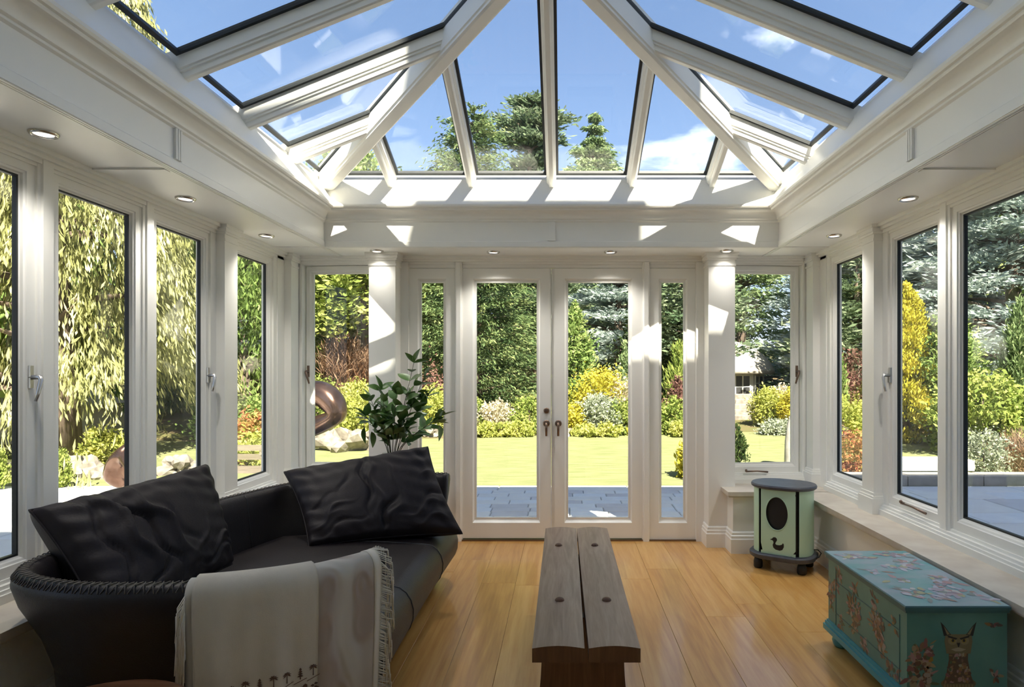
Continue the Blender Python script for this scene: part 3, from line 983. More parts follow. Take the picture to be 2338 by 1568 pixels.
# clipped green conifers seen past the left pilaster
tree('columnar_conifer', 'tall mid-green conifer seen through the narrow left corner window', 'tree', -7.05, 14.2, 7.0, colm(1.15), 'leaf_thuja', 330, 50, (0.22, 0.22, 0.4), (0.17, 0.05), 'up', 0.12, 0.0, seed=13)
tree('columnar_conifer', 'dark green conifer standing between the weeping conifer and the corner window', 'tree', -9.6, 17.2, 7.5, colm(1.6), 'leaf_spruce', 300, 45, (0.3, 0.3, 0.45), (0.24, 0.07), 'up', 0.12, 0.0, seed=14)
# behind the bronze figure
tree('hedge_tree', 'bright leafy hedge tree above the brown brush beyond the bent figure', 'tree', -6.3, 20.5, 7.0, dome(2.5), 'leaf_hedge', 520, 50, (0.42, 0.42, 0.25), (0.20, 0.11), 'flat', 0.18, 0.24, seed=15, lump=0.35)
tree('hedge_tree', 'yellow-green leafy tree beside the dark hedge opening', 'tree', -9.0, 20.0, 6.2, dome(1.75), 'leaf_hedge', 330, 50, (0.35, 0.35, 0.25), (0.20, 0.11), 'flat', 0.15, 0.06, seed=16)
tree('dead_brush', 'bare brown brushwood at the foot of the hedge tree', 'shrub', -6.4, 19.2, 1.75, dome(0.85), 'leaf_brush', 90, 40, (0.3, 0.3, 0.35), (0.34, 0.025), 'up', 0.06, 0.0, seed=17, nb=40)
tree('dark_yew', 'dark-leaved yew filling the hedge opening', 'tree', -8.2, 22.4, 3.6, colm(0.9), 'leaf_dark', 150, 40, (0.25, 0.25, 0.3), (0.22, 0.08), 'up', 0.08, 0.0, seed=18)
# monkey puzzle and the trees seen through doors and lantern
tree('monkey_puzzle', 'dark monkey puzzle tree with upswept scaly branches behind the left glazed door', 'tree', -2.75, 19.6, 9.3, lambda t: 2.35 * (min(1, (t + 0.05) / 0.2)) * (1 - t) ** 0.55 + 0.1,
     'leaf_monkey', 1500, 44, (0.55, 0.10, 0.13), (0.15, 0.04), 'arch', 0.22, 0.02, 0, 0.9, 21, inner=0.3, nb=80)
tree('cedar', 'tall ragged cedar seen through the lantern beside the middle rafter', 'tree', -1.35, 27.5, 12.6, lambda t: 3.0 * (1 - 0.72 * t) * (0.75 + 0.35 * math.sin(23 * t)) if t < 0.97 else 0.5, 'leaf_cedar',
     900, 52, (0.75, 0.55, 0.18), (0.30, 0.09), 'flat', 0.32, 0.08, 15, 0.5, 22, nb=70, lump=0.45, pmin=0.4)
tree('spruce', 'pointed pale spruce seen through the lantern right of the middle rafter', 'tree', 1.62, 31.0, 13.0, lambda t: min(2.9, 6.2 * (1 - t)) * (0.85 + 0.2 * math.sin(60 * t)) + 0.04, 'leaf_spruce',
     900, 50, (0.55, 0.3, 0.2), (0.24, 0.07), 'arch', 0.22, 0.05, 22, 0.3, 23, nb=60, pmin=0.5, inner=0.1, lump=0.15)
tree('blue_cedar', 'silvery cedar behind the right glazed door', 'tree', 2.15, 23.5, 7.8, lambda t: 2.3 * (1 - t) ** 0.45, 'leaf_blue', 620, 46, (0.6, 0.35, 0.14), (0.24, 0.06), 'flat', 0.22, 0.22, 11, 0.4, 24)
tree('leafy_tree', 'small green tree at the far left end of the lantern view', 'tree', -8.6, 26.5, 9.4, dome(2.2), 'leaf_thuja', 280, 45, (0.5, 0.5, 0.4), (0.24, 0.11), 'out', 0.2, 0.15, seed=25)
tree('conifer', 'narrow mid-green conifer at the inner edge of the right glazed door', 'tree', 0.42, 17.6, 3.3, colm(0.50), 'leaf_thuja', 170, 40, (0.22, 0.22, 0.25), (0.15, 0.06), 'out', 0.08, 0.02, seed=26)
tree('conifer', 'dwarf bluish conifer above the golden shrub behind the right door', 'tree', 1.85, 18.2, 2.35, cone(0.42), 'leaf_spruce', 80, 45, (0.14, 0.14, 0.18), (0.13, 0.035), 'up', 0.05, 0.0, seed=27)
tree('dark_yew', 'dark yew between the silvery cedar and the door stile', 'tree', 3.0, 20.5, 3.4, dome(1.0), 'leaf_dark', 160, 40, (0.3, 0.3, 0.3), (0.2, 0.08), 'out', 0.08, 0.05, seed=28)
tree('pale_tree', 'loose green tree seen through the right sidelight', 'tree', 3.85, 19.0, 6.3, dome(1.5), 'leaf_cedar', 260, 42, (0.4, 0.4, 0.2), (0.2, 0.07), 'flat', 0.14, 0.3, seed=29)
tree('bamboo', 'bright upright green bamboo in the right sidelight', 'shrub', 3.10, 16.4, 2.3, colm(0.32), 'leaf_hedge', 70, 45, (0.14, 0.14, 0.3), (0.24, 0.03), 'up', 0.03, 0.02, seed=30)
tree('copper_shrub', 'purplish copper shrub below the bamboo in the right sidelight', 'shrub', 3.02, 15.9, 1.35, dome(0.34), 'leaf_copper', 60, 40, (0.14, 0.14, 0.18), (0.10, 0.05), 'out', 0.03, 0.02, seed=31)
# behind the summerhouse and the right windows
tree('spruce', 'layered green spruce rising behind the thatched summerhouse', 'tree', 7.7, 27.2, 8.7, lambda t: 3.0 * (1 - t) ** 0.7, 'leaf_spruce', 420, 46, (0.65, 0.35, 0.16), (0.28, 0.07), 'arch', 0.24, 0.03, 12, 0.6, 32, nb=60)
tree('blue_cedar', 'pale blue cedar beyond the right corner window', 'tree', 10.6, 22.5, 8.6, lambda t: 3.1 * (1 - t) ** 0.5, 'leaf_blue', 800, 50, (0.7, 0.4, 0.15), (0.26, 0.065), 'flat', 0.26, 0.12, 12, 0.6, 33, nb=60)
tree('blue_cedar', 'broad blue cedar filling the nearest right window', 'tree', 12.6, 17.6, 9.2, lambda t: 3.7 * (1 - t) ** 0.45, 'leaf_blue', 1100, 52, (0.75, 0.45, 0.15), (0.25, 0.065), 'flat', 0.28, 0.14, 13, 0.6, 34, nb=70)
tree('cedar', 'dark green cedar between the two blue cedars', 'tree', 9.2, 19.6, 6.4, lambda t: 2.2 * (1 - t) ** 0.5, 'leaf_cedar', 330, 44, (0.6, 0.4, 0.18), (0.24, 0.07), 'flat', 0.2, 0.05, 9, 0.5, 35)
tree('golden_conifer', 'bright golden yellow conifer in the right casement', 'tree', 7.42, 13.6, 3.45, cone(0.70, 0.6, 0.2), 'leaf_gold', 420, 50, (0.15, 0.15, 0.16), (0.085, 0.04), 'up', 0.07, 0.02, seed=36)
tree('conifer', 'feathery mid-green conifer beside the golden one', 'tree', 8.15, 13.2, 3.0, cone(0.72, 0.6, 0.2), 'leaf_thuja', 380, 50, (0.18, 0.18, 0.18), (0.10, 0.035), 'out', 0.08, 0.02, seed=37)
tree('cypress', 'narrow dark green column cypress before the broad blue cedar', 'tree', 9.15, 12.6, 3.05, colm(0.34), 'leaf_spruce', 260, 46, (0.09, 0.09, 0.25), (0.13, 0.035), 'up', 0.06, 0.0, seed=38)
tree('shrub', 'rounded mid-green shrub under the broad blue cedar', 'shrub', 7.75, 11.6, 1.55, dome(0.85), 'leaf_hedge', 170, 42, (0.22, 0.22, 0.2), (0.10, 0.055), 'out', 0.05, 0.02, seed=39)
tree('shrub', 'darker leafy shrub at the foot of the column cypress', 'shrub', 9.0, 11.2, 1.35, dome(0.8), 'leaf_thuja', 150, 42, (0.22, 0.22, 0.2), (0.10, 0.05), 'out', 0.05, 0.02, seed=40)
tree('grey_shrub', 'small silvery shrub behind the terrace kerb', 'shrub', 6.55, 9.75, 0.62, dome(0.36), 'leaf_grey', 70, 40, (0.12, 0.12, 0.12), (0.055, 0.025), 'out', 0.02, 0.02, seed=41)
tree('bronze_grass', 'low brownish grass tuft at the far right of the terrace kerb', 'shrub', 7.35, 9.9, 0.55, dome(0.45), 'leaf_brush', 60, 45, (0.16, 0.16, 0.14), (0.22, 0.012), 'up', 0.02, 0.0, seed=42)
tree('shrub', 'pale grey-green shrub between the feathery conifer and the stone bench', 'shrub', 7.85, 12.2, 0.75, dome(0.55), 'leaf_grey', 90, 40, (0.16, 0.16, 0.14), (0.07, 0.035), 'out', 0.03, 0.02, seed=43)
tree('red_shrub', 'red and green azalea outside the right corner window', 'shrub', 4.42, 9.6, 0.62, dome(0.36), 'leaf_red', 80, 42, (0.12, 0.12, 0.12), (0.06, 0.03), 'out', 0.02, 0.02, seed=44)
tree('shrub', 'yellow-green bush above the red azalea', 'shrub', 5.6, 12.5, 1.0, dome(0.6), 'leaf_lime', 100, 42, (0.2, 0.2, 0.16), (0.08, 0.045), 'out', 0.03, 0.02, seed=45)
tree('cypress', 'slim green cypress behind the yellow-green bush', 'tree', 6.15, 14.0, 1.95, colm(0.24), 'leaf_thuja', 80, 42, (0.08, 0.08, 0.2), (0.11, 0.03), 'up', 0.04, 0.0, seed=46)
tree('copper_shrub', 'reddish brown shrub by the earth bank in the right corner window', 'shrub', 8.1, 17.2, 1.9, dome(0.9), 'leaf_copper', 120, 40, (0.25, 0.25, 0.25), (0.12, 0.06), 'out', 0.05, 0.02, seed=47)
# the border along the far edge of the lawn
border = [
    ('golden_shrub', 'large golden shrub in the middle of the far border', 'leaf_gold', 0.98, 16.6, 1.45, 0.72, 150),
    ('golden_shrub', 'cream-flecked golden shrub beside the large golden one', 'leaf_pale', 1.62, 16.5, 1.35, 0.42, 80),
    ('grey_shrub', 'grey-green rounded shrub in front of the large golden one', 'leaf_grey', 1.00, 15.6, 0.92, 0.58, 120),
    ('grass_clump', 'fine green grassy clump by the right door stile', 'leaf_hedge', 1.55, 15.4, 0.80, 0.36, 70),
    ('golden_shrub', 'small golden shrub left of the grey rounded one', 'leaf_gold', 0.32, 15.5, 0.72, 0.34, 60),
    ('yellow_shrub', 'orange-yellow shrub low beside the right door stile', 'leaf_gold', 1.82, 15.3, 0.52, 0.22, 40),
    ('lime_plant', 'low lime edging plant, left one behind the right door', 'leaf_lime', 0.68, 14.98, 0.30, 0.30, 45),
    ('lime_plant', 'low lime edging plant, middle one behind the right door', 'leaf_lime', 1.16, 14.98, 0.32, 0.28, 45),
    ('lime_plant', 'low lime edging plant left of the door handles', 'leaf_lime', -0.95, 15.0, 0.34, 0.34, 50),
    ('lime_plant', 'low lime edging plant below the pale flowers', 'leaf_lime', -1.60, 15.05, 0.32, 0.36, 50),
    ('shrub', 'fresh green shrub right of the pale flowers', 'leaf_hedge', -0.75, 15.7, 0.85, 0.45, 90),
    ('flower_shrub', 'pale cream flowering shrub behind the left glazed door', 'leaf_pale', -1.55, 15.7, 0.72, 0.50, 90),
    ('shrub', 'leafy shrub at the left edge of the left door glass', 'leaf_hedge', -2.10, 15.8, 0.75, 0.36, 70),
    ('shrub', 'light green shrub in the left sidelight', 'leaf_lime', -3.15, 15.4, 0.95, 0.55, 100),
    ('copper_shrub', 'small copper shrub in the left sidelight', 'leaf_copper', -3.3, 16.2, 1.35, 0.36, 60),
    ('shrub', 'yellow-green shrub behind the bent bronze figure', 'leaf_lime', -4.35, 14.2, 0.85, 0.70, 120),
    ('shrub', 'pale leafy shrub up the slope behind the bronze figure', 'leaf_lime', -4.9, 15.8, 0.9, 0.7, 110),
    ('shrub', 'green shrub below the bright hedge tree', 'leaf_hedge', -5.9, 15.4, 1.0, 0.6, 100),
    ('lime_plant', 'low lime plant in the right sidelight border', 'leaf_lime', 2.95, 14.9, 0.36, 0.36, 50),
    ('shrub', 'mid-green shrub in the right sidelight border', 'leaf_hedge', 2.75, 15.5, 0.85, 0.42, 80),
    ('golden_shrub', 'yellow variegated bush near the terrace edge in the right sidelight', 'leaf_gold', 1.98, 9.1, 0.52, 0.24, 60),
    ('shrub', 'rounded lime shrub below the summerhouse windows', 'leaf_lime', 5.70, 17.3, 0.92, 0.48, 130),
    ('flower_shrub', 'pale pink flowering shrub beside the summerhouse shrub', 'leaf_pale', 6.25, 17.6, 0.95, 0.40, 80),
    ('golden_shrub', 'golden orange shrub at the open right casement', 'leaf_gold', 6.15, 16.6, 1.05, 0.40, 80),
    ('lavender', 'grey lavender hummock at the lawn edge, summerhouse side', 'leaf_grey', 5.35, 15.5, 0.36, 0.42, 70),
    ('lavender', 'second grey lavender hummock by the standing stone', 'leaf_grey', 5.95, 15.6, 0.38, 0.42, 70),
    ('shrub', 'red-tipped shrub in the narrow left corner window', 'leaf_red', -4.95, 10.6, 0.80, 0.45, 90),
    ('yellow_shrub', 'yellow shrub in the narrow left corner window', 'leaf_lime', -4.55, 10.0, 0.60, 0.42, 90),
    ('lime_plant', 'yellow-green plant behind the crouching bronze', 'leaf_lime', -7.1, 9.9, 0.62, 0.28, 60),
    ('shrub', 'dark lawn-edge shrub beneath the weeping conifer', 'leaf_thuja', -6.4, 13.0, 0.9, 0.9, 120),
]
for i, (nm, lb, m_, x, y, h, r, n) in enumerate(border):
    tree(nm, lb, 'shrub', x, y, h, dome(r), m_, n, 40, (r * 0.32, r * 0.32, h * 0.22), (0.085, 0.042), 'out', 0.02, 0.02, seed=60 + i, group='plants of the garden borders', nb=8)
tree('box_cone', 'small dark clipped conifer on the lawn beside the right pilaster', 'shrub', 2.86, 10.2, 0.72, cone(0.17, 0.6, 0.25), 'leaf_dark', 70, 46, (0.05, 0.05, 0.06), (0.045, 0.022), 'up', 0.02, 0.0, seed=101)
tree('box_cone', 'clipped box cone on the terrace beside the left mullion', 'shrub', -6.52, 8.35, 0.50, cone(0.135, 0.6, 0.25), 'leaf_hedge', 70, 46, (0.05, 0.05, 0.06), (0.04, 0.022), 'up', 0.02, 0.0, seed=102, z0=GZ + 0.02)
tree('box_cone', 'clipped box cone on the terrace at the left picture edge', 'shrub', -7.28, 8.2, 0.62, cone(0.17, 0.6, 0.25), 'leaf_hedge', 80, 46, (0.05, 0.05, 0.06), (0.04, 0.022), 'up', 0.02, 0.0, seed=103, z0=GZ + 0.02)
# woodland that closes the view behind
bg = [(-20, 24, 8.5, 'leaf_thuja', 'dark green woodland tree far left'), (-15.5, 29, 8.5, 'leaf_spruce', 'woodland tree behind the far weeping conifer'), (-11.5, 27, 8.0, 'leaf_thuja', 'woodland tree behind the yellow-green hedge'),
      (-5.0, 29, 7.8, 'leaf_spruce', 'woodland tree between hedge tree and monkey puzzle'), (4.6, 31, 8.6, 'leaf_cedar', 'woodland tree behind the right sidelight'), (6.0, 33, 8.2, 'leaf_spruce', 'woodland tree left behind the summerhouse'),
      (14.6, 29, 8.8, 'leaf_cedar', 'woodland tree behind the pale blue cedar'), (18.5, 24, 9.0, 'leaf_thuja', 'woodland tree right behind the broad blue cedar'), (16.5, 13.5, 7.5, 'leaf_spruce', 'woodland tree at the far right of the garden'),
      (-13.0, 9.0, 7.0, 'leaf_thuja', 'woodland tree left of the huge weeping conifer'), (0.2, 33, 8.0, 'leaf_cedar', 'woodland tree behind the ragged cedar')]
for i, (x, y, h, m_, lb) in enumerate(bg):
    tree('woodland_tree', lb, 'tree', x, y, h, dome(3.3), m_, 230, 40, (0.8, 0.8, 0.5), (0.42, 0.17), 'out', 0.25, 0.02, seed=120 + i, group='woodland behind the garden')

# ------------------------------------------------------------------ garden things
def blob(name, m, c, r, seed, parent=None, lab=None, cat=None, group=None, flat=1.0, rough=0.30):
    """one weathered boulder"""
    bm = bmesh.new()
    bmesh.ops.create_icosphere(bm, subdivisions=3, radius=1)
    g = np.random.default_rng(seed)
    ph = g.uniform(0, 6.28, (6, 3)); fr = g.uniform(1.5, 6.0, (6, 3))
    V = []
    for v in bm.verts:
        p = v.co
        k = 1 + rough * sum(math.sin(f[0] * p.x + q[0]) * math.sin(f[1] * p.y + q[1]) * math.sin(f[2] * p.z + q[2]) for f, q in zip(fr, ph))
        V.append((c[0] + p.x * r[0] * k, c[1] + p.y * r[1] * k, max(c[2] + p.z * r[2] * k, c[2] - r[2] * 0.6)))
    Fc = [tuple(v.index for v in f.verts) for f in bm.faces]
    bm.free()
    o = mk(name, V, Fc, m, parent)
    return tag(o, lab, cat, group)


rocks = [(-6.9, 9.3, 0.20, 'white boulder left of the crouching bronze'), (-6.55, 9.1, 0.13, 'small white rock beside the white boulder'), (-7.35, 9.5, 0.22, 'pale boulder below the weeping conifer trunk'),
         (-6.3, 9.35, 0.24, 'long pale boulder behind the crouching bronze'), (-7.9, 9.6, 0.2, 'pale rock left of the conifer trunk'), (-5.75, 9.6, 0.2, 'pale boulder right of the crouching bronze'),
         (-4.05, 12.2, 0.30, 'broad pale boulder under the bent bronze figure'), (-3.55, 12.4, 0.26, 'pale boulder right of the broad one'), (-4.55, 12.5, 0.24, 'pale boulder left of the broad one'),
         (-3.2, 12.8, 0.18, 'small pale boulder at the lawn corner'), (-3.7, 15.2, 0.30, 'grey boulder upslope behind the indoor stems'), (-3.0, 14.6, 0.16, 'white rock seen in the left sidelight'),
         (-5.2, 14.6, 0.2, 'white boulder among the yellow-green shrubs'), (0.05, 15.0, 0.16, 'grey rock at the edge of the far border'), (-2.2, 14.9, 0.15, 'pale rock at the lawn edge behind the left door')]
for i, (x, y, r, lb) in enumerate(rocks):
    blob('boulder', 'rock', (x, y, ground_z(x, y) + r * 0.35), (r * 1.25, r * 1.0, r * 0.95), 200 + i, lab=lb, cat='boulder', group='rockery boulders')
# worn earth on the bank and the sloping path
for nm, cx, cy, rx, ry in (('earth_bank', -5.6, 17.6, 1.3, 1.9), ('earth_bank', 8.4, 16.2, 0.8, 0.9)):
    V = [(cx, cy, ground_z(cx, cy) + 0.05)]; n = 40
    for q in (0.33, 0.66, 1.0):
        for k in range(n):
            a = 2 * math.pi * k / n
            w = 1 + 0.15 * math.sin(3 * a + cx) + 0.1 * math.sin(7 * a)
            x, y = cx + rx * q * w * math.cos(a), cy + ry * q * w * math.sin(a)
            V.append((x, y, ground_z(x, y) + (0.05 if q < 1 else -0.03)))
    Fc = [(0, 1 + k, 1 + (k + 1) % n) for k in range(n)]
    for q in range(2):
        Fc += [(1 + q * n + k, 1 + (q + 1) * n + k, 1 + (q + 1) * n + (k + 1) % n, 1 + q * n + (k + 1) % n) for k in range(n)]
    mk(nm, V, Fc, 'earth_red', smooth=True, kind='structure')

# thatched summerhouse
SX, SY = 6.6, 24.0
sz = -0.12
hs = empty('summerhouse', (SX, SY, sz), 'white timber summerhouse with a rounded thatched roof', 'summerhouse')
oct_ = [(SX + 1.05 * math.cos(a), SY + 1.05 * math.sin(a)) for a in [R(22.5 + 45 * k) for k in range(8)]]
MB().prism(oct_, sz - 0.2, sz + 0.12).build('plinth', 'white_stone', hs)
MB().prism([(SX + (x - SX) * 0.97, SY + (y - SY) * 0.97) for x, y in oct_], sz + 0.12, sz + 1.66).build('wall', 'white_paint', hs)
rgs = []
for r, z in ((1.30, 1.42), (1.42, 1.46), (1.40, 1.60), (1.25, 1.86), (1.0, 2.15), (0.65, 2.42), (0.3, 2.58), (0.05, 2.64)):
    rgs.append([(SX + r * (1 + 0.015 * math.sin(9 * a)) * math.cos(a), SY + r * math.sin(a), sz + z) for a in np.linspace(0, 2 * math.pi, 33)[:-1]])
MB().rings(rgs).build('thatched_roof', 'thatch', hs, True)
for k in range(8):
    a = R(45 * k)
    nrm = Vector((math.cos(a), math.sin(a), 0)); tg = Vector((-math.sin(a), math.cos(a), 0))
    if nrm.y > 0.3:
        continue
    c = Vector((SX, SY, 0)) + nrm * 0.955
    isdoor = k == 6
    w, z0, z1 = (0.27, 0.14, 1.38) if isdoor else (0.29, 0.55, 1.36)
    b = MB()
    b.rings([[c + tg * u + nrm * d + Vector((0, 0, sz + z)) for u, z in ((-w, z0), (w, z0), (w, z1), (-w, z1))] for d in (0.0, 0.012)])
    wn_ = b.build('door' if isdoor else 'window', 'dark_interior', hs)
    b = MB()
    for u in (-w, 0, w):
        b.rings([[c + tg * (u + e_) + nrm * 0.03 * q + Vector((0, 0, sz + z)) for e_, q in ((-0.022, 0.1), (0.022, 0.1), (0.022, 1), (-0.022, 1))] for z in (z0 - 0.02, z1 + 0.02)])
    for z in np.linspace(z0, z1, 4):
        b.rings([[c + tg * u + nrm * 0.028 * q + Vector((0, 0, sz + z + e_)) for e_, q in ((-0.018, 0.1), (0.018, 0.1), (0.018, 1), (-0.018, 1))] for u in (-w, w)])
    b.build('muntins', 'white_paint', wn_)
stp = empty('garden_steps', (5.55, 19.2, GZ), 'worn stone garden steps leading up to the summerhouse', 'steps')
for k in range(5):
    MB().cham(4.75, 6.1, 18.6 + 0.4 * k, 19.05 + 0.4 * k, GZ - 0.1, GZ + 0.14 * (k + 1) + 0.12, 0.02).build('step', 'rock', stp)
# standing stone on the lawn
b = MB()
rgs = []
for z, rx, ry, ox in ((0, 0.17, 0.11, 0), (0.12, 0.19, 0.12, 0), (0.45, 0.185, 0.11, 0.005), (0.72, 0.165, 0.10, 0.02), (0.88, 0.125, 0.08, 0.04), (0.97, 0.06, 0.05, 0.05), (0.99, 0.01, 0.01, 0.05)):
    rgs.append([(3.76 + ox + rx * math.cos(a), 10.0 + ry * math.sin(a), GZ + z) for a in np.linspace(0, 2 * math.pi, 19)[:-1]])
tag(b.rings(rgs).build('standing_stone', 'white_stone', None, True), 'white rounded standing stone on the lawn outside the open right casement', 'stone')
# stone bench and kerb on the right
sb = empty('stone_bench', (5.35, 9.4, GZ), 'low white stone slab bench on the lawn outside the right casement', 'bench')
shade_auto(MB().cham(4.70, 6.05, 9.2, 9.6, -0.04, 0.12, 0.03).build('slab', 'white_stone', sb))
for x, o in ((4.95, -0.06), (5.76, 0.06)):
    MB().rings([[(x + w + (o if z < -0.1 else 0), y0, z) for w, y0 in ((-0.06, 9.28), (0.06, 9.28), (0.06, 9.52), (-0.06, 9.52))] for z in (GZ - 0.02, -0.035)]).build('leg', 'white_stone', sb)
kb = empty('kerb', (6.6, 8.62, GZ), kind='structure')
x = 2.8
while x < 10.3:
    w = random.uniform(0.7, 1.1)
    MB().cham(x, x + w - 0.012, 8.48, 8.78, GZ - 0.05, GZ + 0.155, 0.02).build('kerb_stone', 'kerb_shaded', kb)
    x += w
# canvas tent and kayak beyond the left windows
tt = empty('garden_tent', (-11.2, 13.4, GZ), 'pale canvas tent behind the weeping conifer', 'tent')
zt = ground_z(-11.2, 13.4)
b = MB()
b.rings([[(-12.9, 12.4, zt), (-9.75, 12.7, zt), (-9.75, 14.6, zt), (-12.9, 14.6, zt)], [(-12.7, 12.7, zt + 0.75), (-10.0, 12.9, zt + 0.75), (-10.0, 14.4, zt + 0.75), (-12.7, 14.4, zt + 0.75)]])
b.build('canvas_wall', 'canvas', tt)
b = MB()
b.rings([[(-12.85, 12.6, zt + 0.74), (-9.85, 12.8, zt + 0.74), (-9.85, 14.5, zt + 0.74), (-12.85, 14.5, zt + 0.74)], [(-12.2, 13.5, zt + 1.35), (-10.5, 13.5, zt + 1.35), (-10.5, 13.7, zt + 1.35), (-12.2, 13.7, zt + 1.35)]])
b.build('canvas_roof', 'canvas', tt)
MB().tube([(-9.85, 12.8, zt + 0.74), (-9.4, 12.3, zt)], 0.012, 5).build('guy_rope', 'white_paint', tt)
kp = at(245, 1017, 11.0)
rgs = []
for u in np.linspace(-1, 1, 13):
    w = max(0.004, 0.085 * (1 - abs(u) ** 2.2)); hgt = max(0.004, 0.075 * (1 - abs(u) ** 2.6)); cz_ = kp[2] + 0.05 * u * u
    rgs.append([(kp[0] + 0.33 * u, kp[1] + w * math.cos(a), cz_ + hgt * math.sin(a)) for a in np.linspace(0, 2 * math.pi, 13)[:-1]])
ky = empty('kayak', (kp[0], kp[1], kp[2] - 0.08), 'small yellow boat-shaped hull on a rest under the weeping conifer', 'boat')
MB().rings(rgs).build('hull', 'kayak_yellow', ky, True)
for u in (-0.15, 0.15):
    MB().box(kp[0] + u - 0.02, kp[0] + u + 0.02, kp[1] - 0.08, kp[1] + 0.08, ground_z(kp[0], kp[1]) - 0.05, kp[2] - 0.06).build('rest', 'grey_wood', ky)
# wooden garden chair by the narrow left window
gb = empty('garden_chair', (-3.68, 7.6, GZ), 'weathered wooden garden chair outside the narrow left window', 'chair')
for x in (-3.98, -3.38):
    for y in (7.38, 7.78):
        MB().box(x - 0.03, x + 0.03, y - 0.03, y + 0.03, GZ + 0.018, 0.44 if y < 7.6 else 0.56).build('leg', 'grey_wood', gb)
    MB().box(x - 0.04, x + 0.04, 7.33, 7.8, 0.44, 0.475).build('armrest', 'grey_wood', gb)
for k in range(4):
    MB().box(-4.0, -3.36, 7.36 + 0.115 * k, 7.36 + 0.115 * k + 0.095, 0.22, 0.245).build('seat_slat', 'grey_wood', gb)
for z in (0.32, 0.43):
    MB().box(-4.0, -3.36, 7.77, 7.80, z, z + 0.07).build('back_slat', 'grey_wood', gb)


def skin(name, verts, edges, radii, m, parent=None, sub=2):
    me = bpy.data.meshes.new(name)
    org = ORG[parent.name] if parent else np.array([0, 0, 0])
    me.from_pydata([tuple(np.array(v) - org) for v in verts], edges, [])
    o = bpy.data.objects.new(name, me); COL.objects.link(o)
    if parent: o.parent = parent
    o.modifiers.new('skin', 'SKIN')
    for i, r in enumerate(radii):
        sv = me.skin_vertices[0].data[i]
        sv.radius = r if hasattr(r, '__len__') else (r, r)
    me.skin_vertices[0].data[0].use_root = True
    md = o.modifiers.new('sub', 'SUBSURF'); md.levels = sub; md.render_levels = sub
    md2 = o.modifiers['skin']; md2.use_smooth_shade = True
    me.materials.append(MATS[m])
    ORG[o.name] = org
    return o


# bent bronze figure outside the open left casement: legs hidden left of the frame, arched trunk, arm folded back under
bf = empty('bronze_sculpture', (-3.2, 8.0, GZ), 'polished bronze bent figure arching outside the open left casement', 'sculpture')
pts = [at(660, 925, 8.0), at(696, 904, 8.0), at(730, 895, 7.95), at(752, 908, 7.9), at(766, 930, 7.87), at(771, 951, 7.85), at(735, 966, 7.9), at(695, 984, 7.95),
       at(655, 950, 8.0), at(655, 1020, 8.0), at(650, 1095, 8.0), at(672, 1020, 8.1), at(680, 1100, 8.15)]
skin('figure', pts, [(0, 1), (1, 2), (2, 3), (3, 4), (4, 5), (5, 6), (6, 7), (0, 8), (8, 9), (9, 10), (8, 11), (11, 12)],
     [0.22, 0.20, 0.19, 0.175, 0.165, 0.14, 0.13, 0.12, 0.22, 0.15, 0.08, 0.12, 0.08], 'bronze', bf)
px_, py_ = pts[10][0], 8.08
MB().cham(px_ - 0.22, px_ + 0.35, py_ - 0.25, py_ + 0.25, GZ + 0.01, GZ + 0.19, 0.02).build('plinth', 'white_stone', bf)
# crouching bronze on the left terrace
cb_ = empty('bronze_sculpture', (-5.5, 8.0, GZ + 0.02), 'smooth crouching bronze on the left terrace in front of the pale boulders', 'sculpture')
q = lambda px, py, y=8.0: at(px, py, y)
pts = [q(268, 1092), q(264, 1062), q(276, 1034), q(296, 1020), q(312, 1012), q(286, 1050, 7.85), q(300, 1075, 7.75), q(296, 1108, 7.75), q(256, 1104, 8.05), q(300, 1100, 8.1)]
skin('figure', pts, [(0, 1), (1, 2), (2, 3), (3, 4), (2, 5), (5, 6), (6, 7), (0, 8), (0, 9)], [0.125, 0.13, 0.12, 0.085, 0.075, 0.06, 0.055, 0.045, 0.10, 0.07], 'bronze', cb_)

# ------------------------------------------------------------------ sofa
path = catmull([(-0.60, 2.47), (-0.82, 2.23), (-1.16, 2.09), (-1.58, 2.09), (-1.89, 2.28), (-1.945, 2.75), (-1.88, 3.3), (-1.78, 3.75), (-1.62, 4.12), (-1.34, 4.40), (-1.0, 4.49), (-0.70, 4.44)], 97)
tang = np.gradient(path, axis=0); tang /= np.linalg.norm(tang, axis=1, keepdims=True)
inw = np.stack([tang[:, 1], -tang[:, 0]], 1)                      # towards the seat
seglen = np.concatenate([[0], np.cumsum(np.linalg.norm(np.diff(path, axis=0), axis=1))])


def on_path(s_):
    x = np.array([np.interp(s_, seglen, path[:, 0]), np.interp(s_, seglen, path[:, 1])])
    n = np.array([np.interp(s_, seglen, inw[:, 0]), np.interp(s_, seglen, inw[:, 1])])
    return x, n / np.linalg.norm(n)


TOP = 0.695
sofa = empty('sofa', (-1.25, 3.3, 0), 'curved dark brown leather sofa with laced edges beside the left windows', 'sofa')
SHELL = [(0.25, 0.06), (0.20, 0.12), (0.14, 0.26), (0.085, 0.44), (0.022, 0.57), (0.0, 0.645), (0.004, 0.675), (0.022, TOP - 0.004), (0.045, TOP), (0.066, TOP - 0.008), (0.080, TOP - 0.03), (0.09, 0.60), (0.105, 0.48), (0.12, 0.34), (0.13, 0.20), (0.27, 0.06)]
n = len(path)
rgs = [[(*(path[i] + inw[i] * o), z) for o, z in SHELL] for i in range(n)]
MB().rings(rgs).build('shell', 'leather', sofa, True)


def back_x(y):
    """x of the inside of the back at distance y along the seat"""
    i = np.argmin(np.where(path[:, 0] < -1.0, np.abs(path[:, 1] - y), 9))
    return path[i, 0]


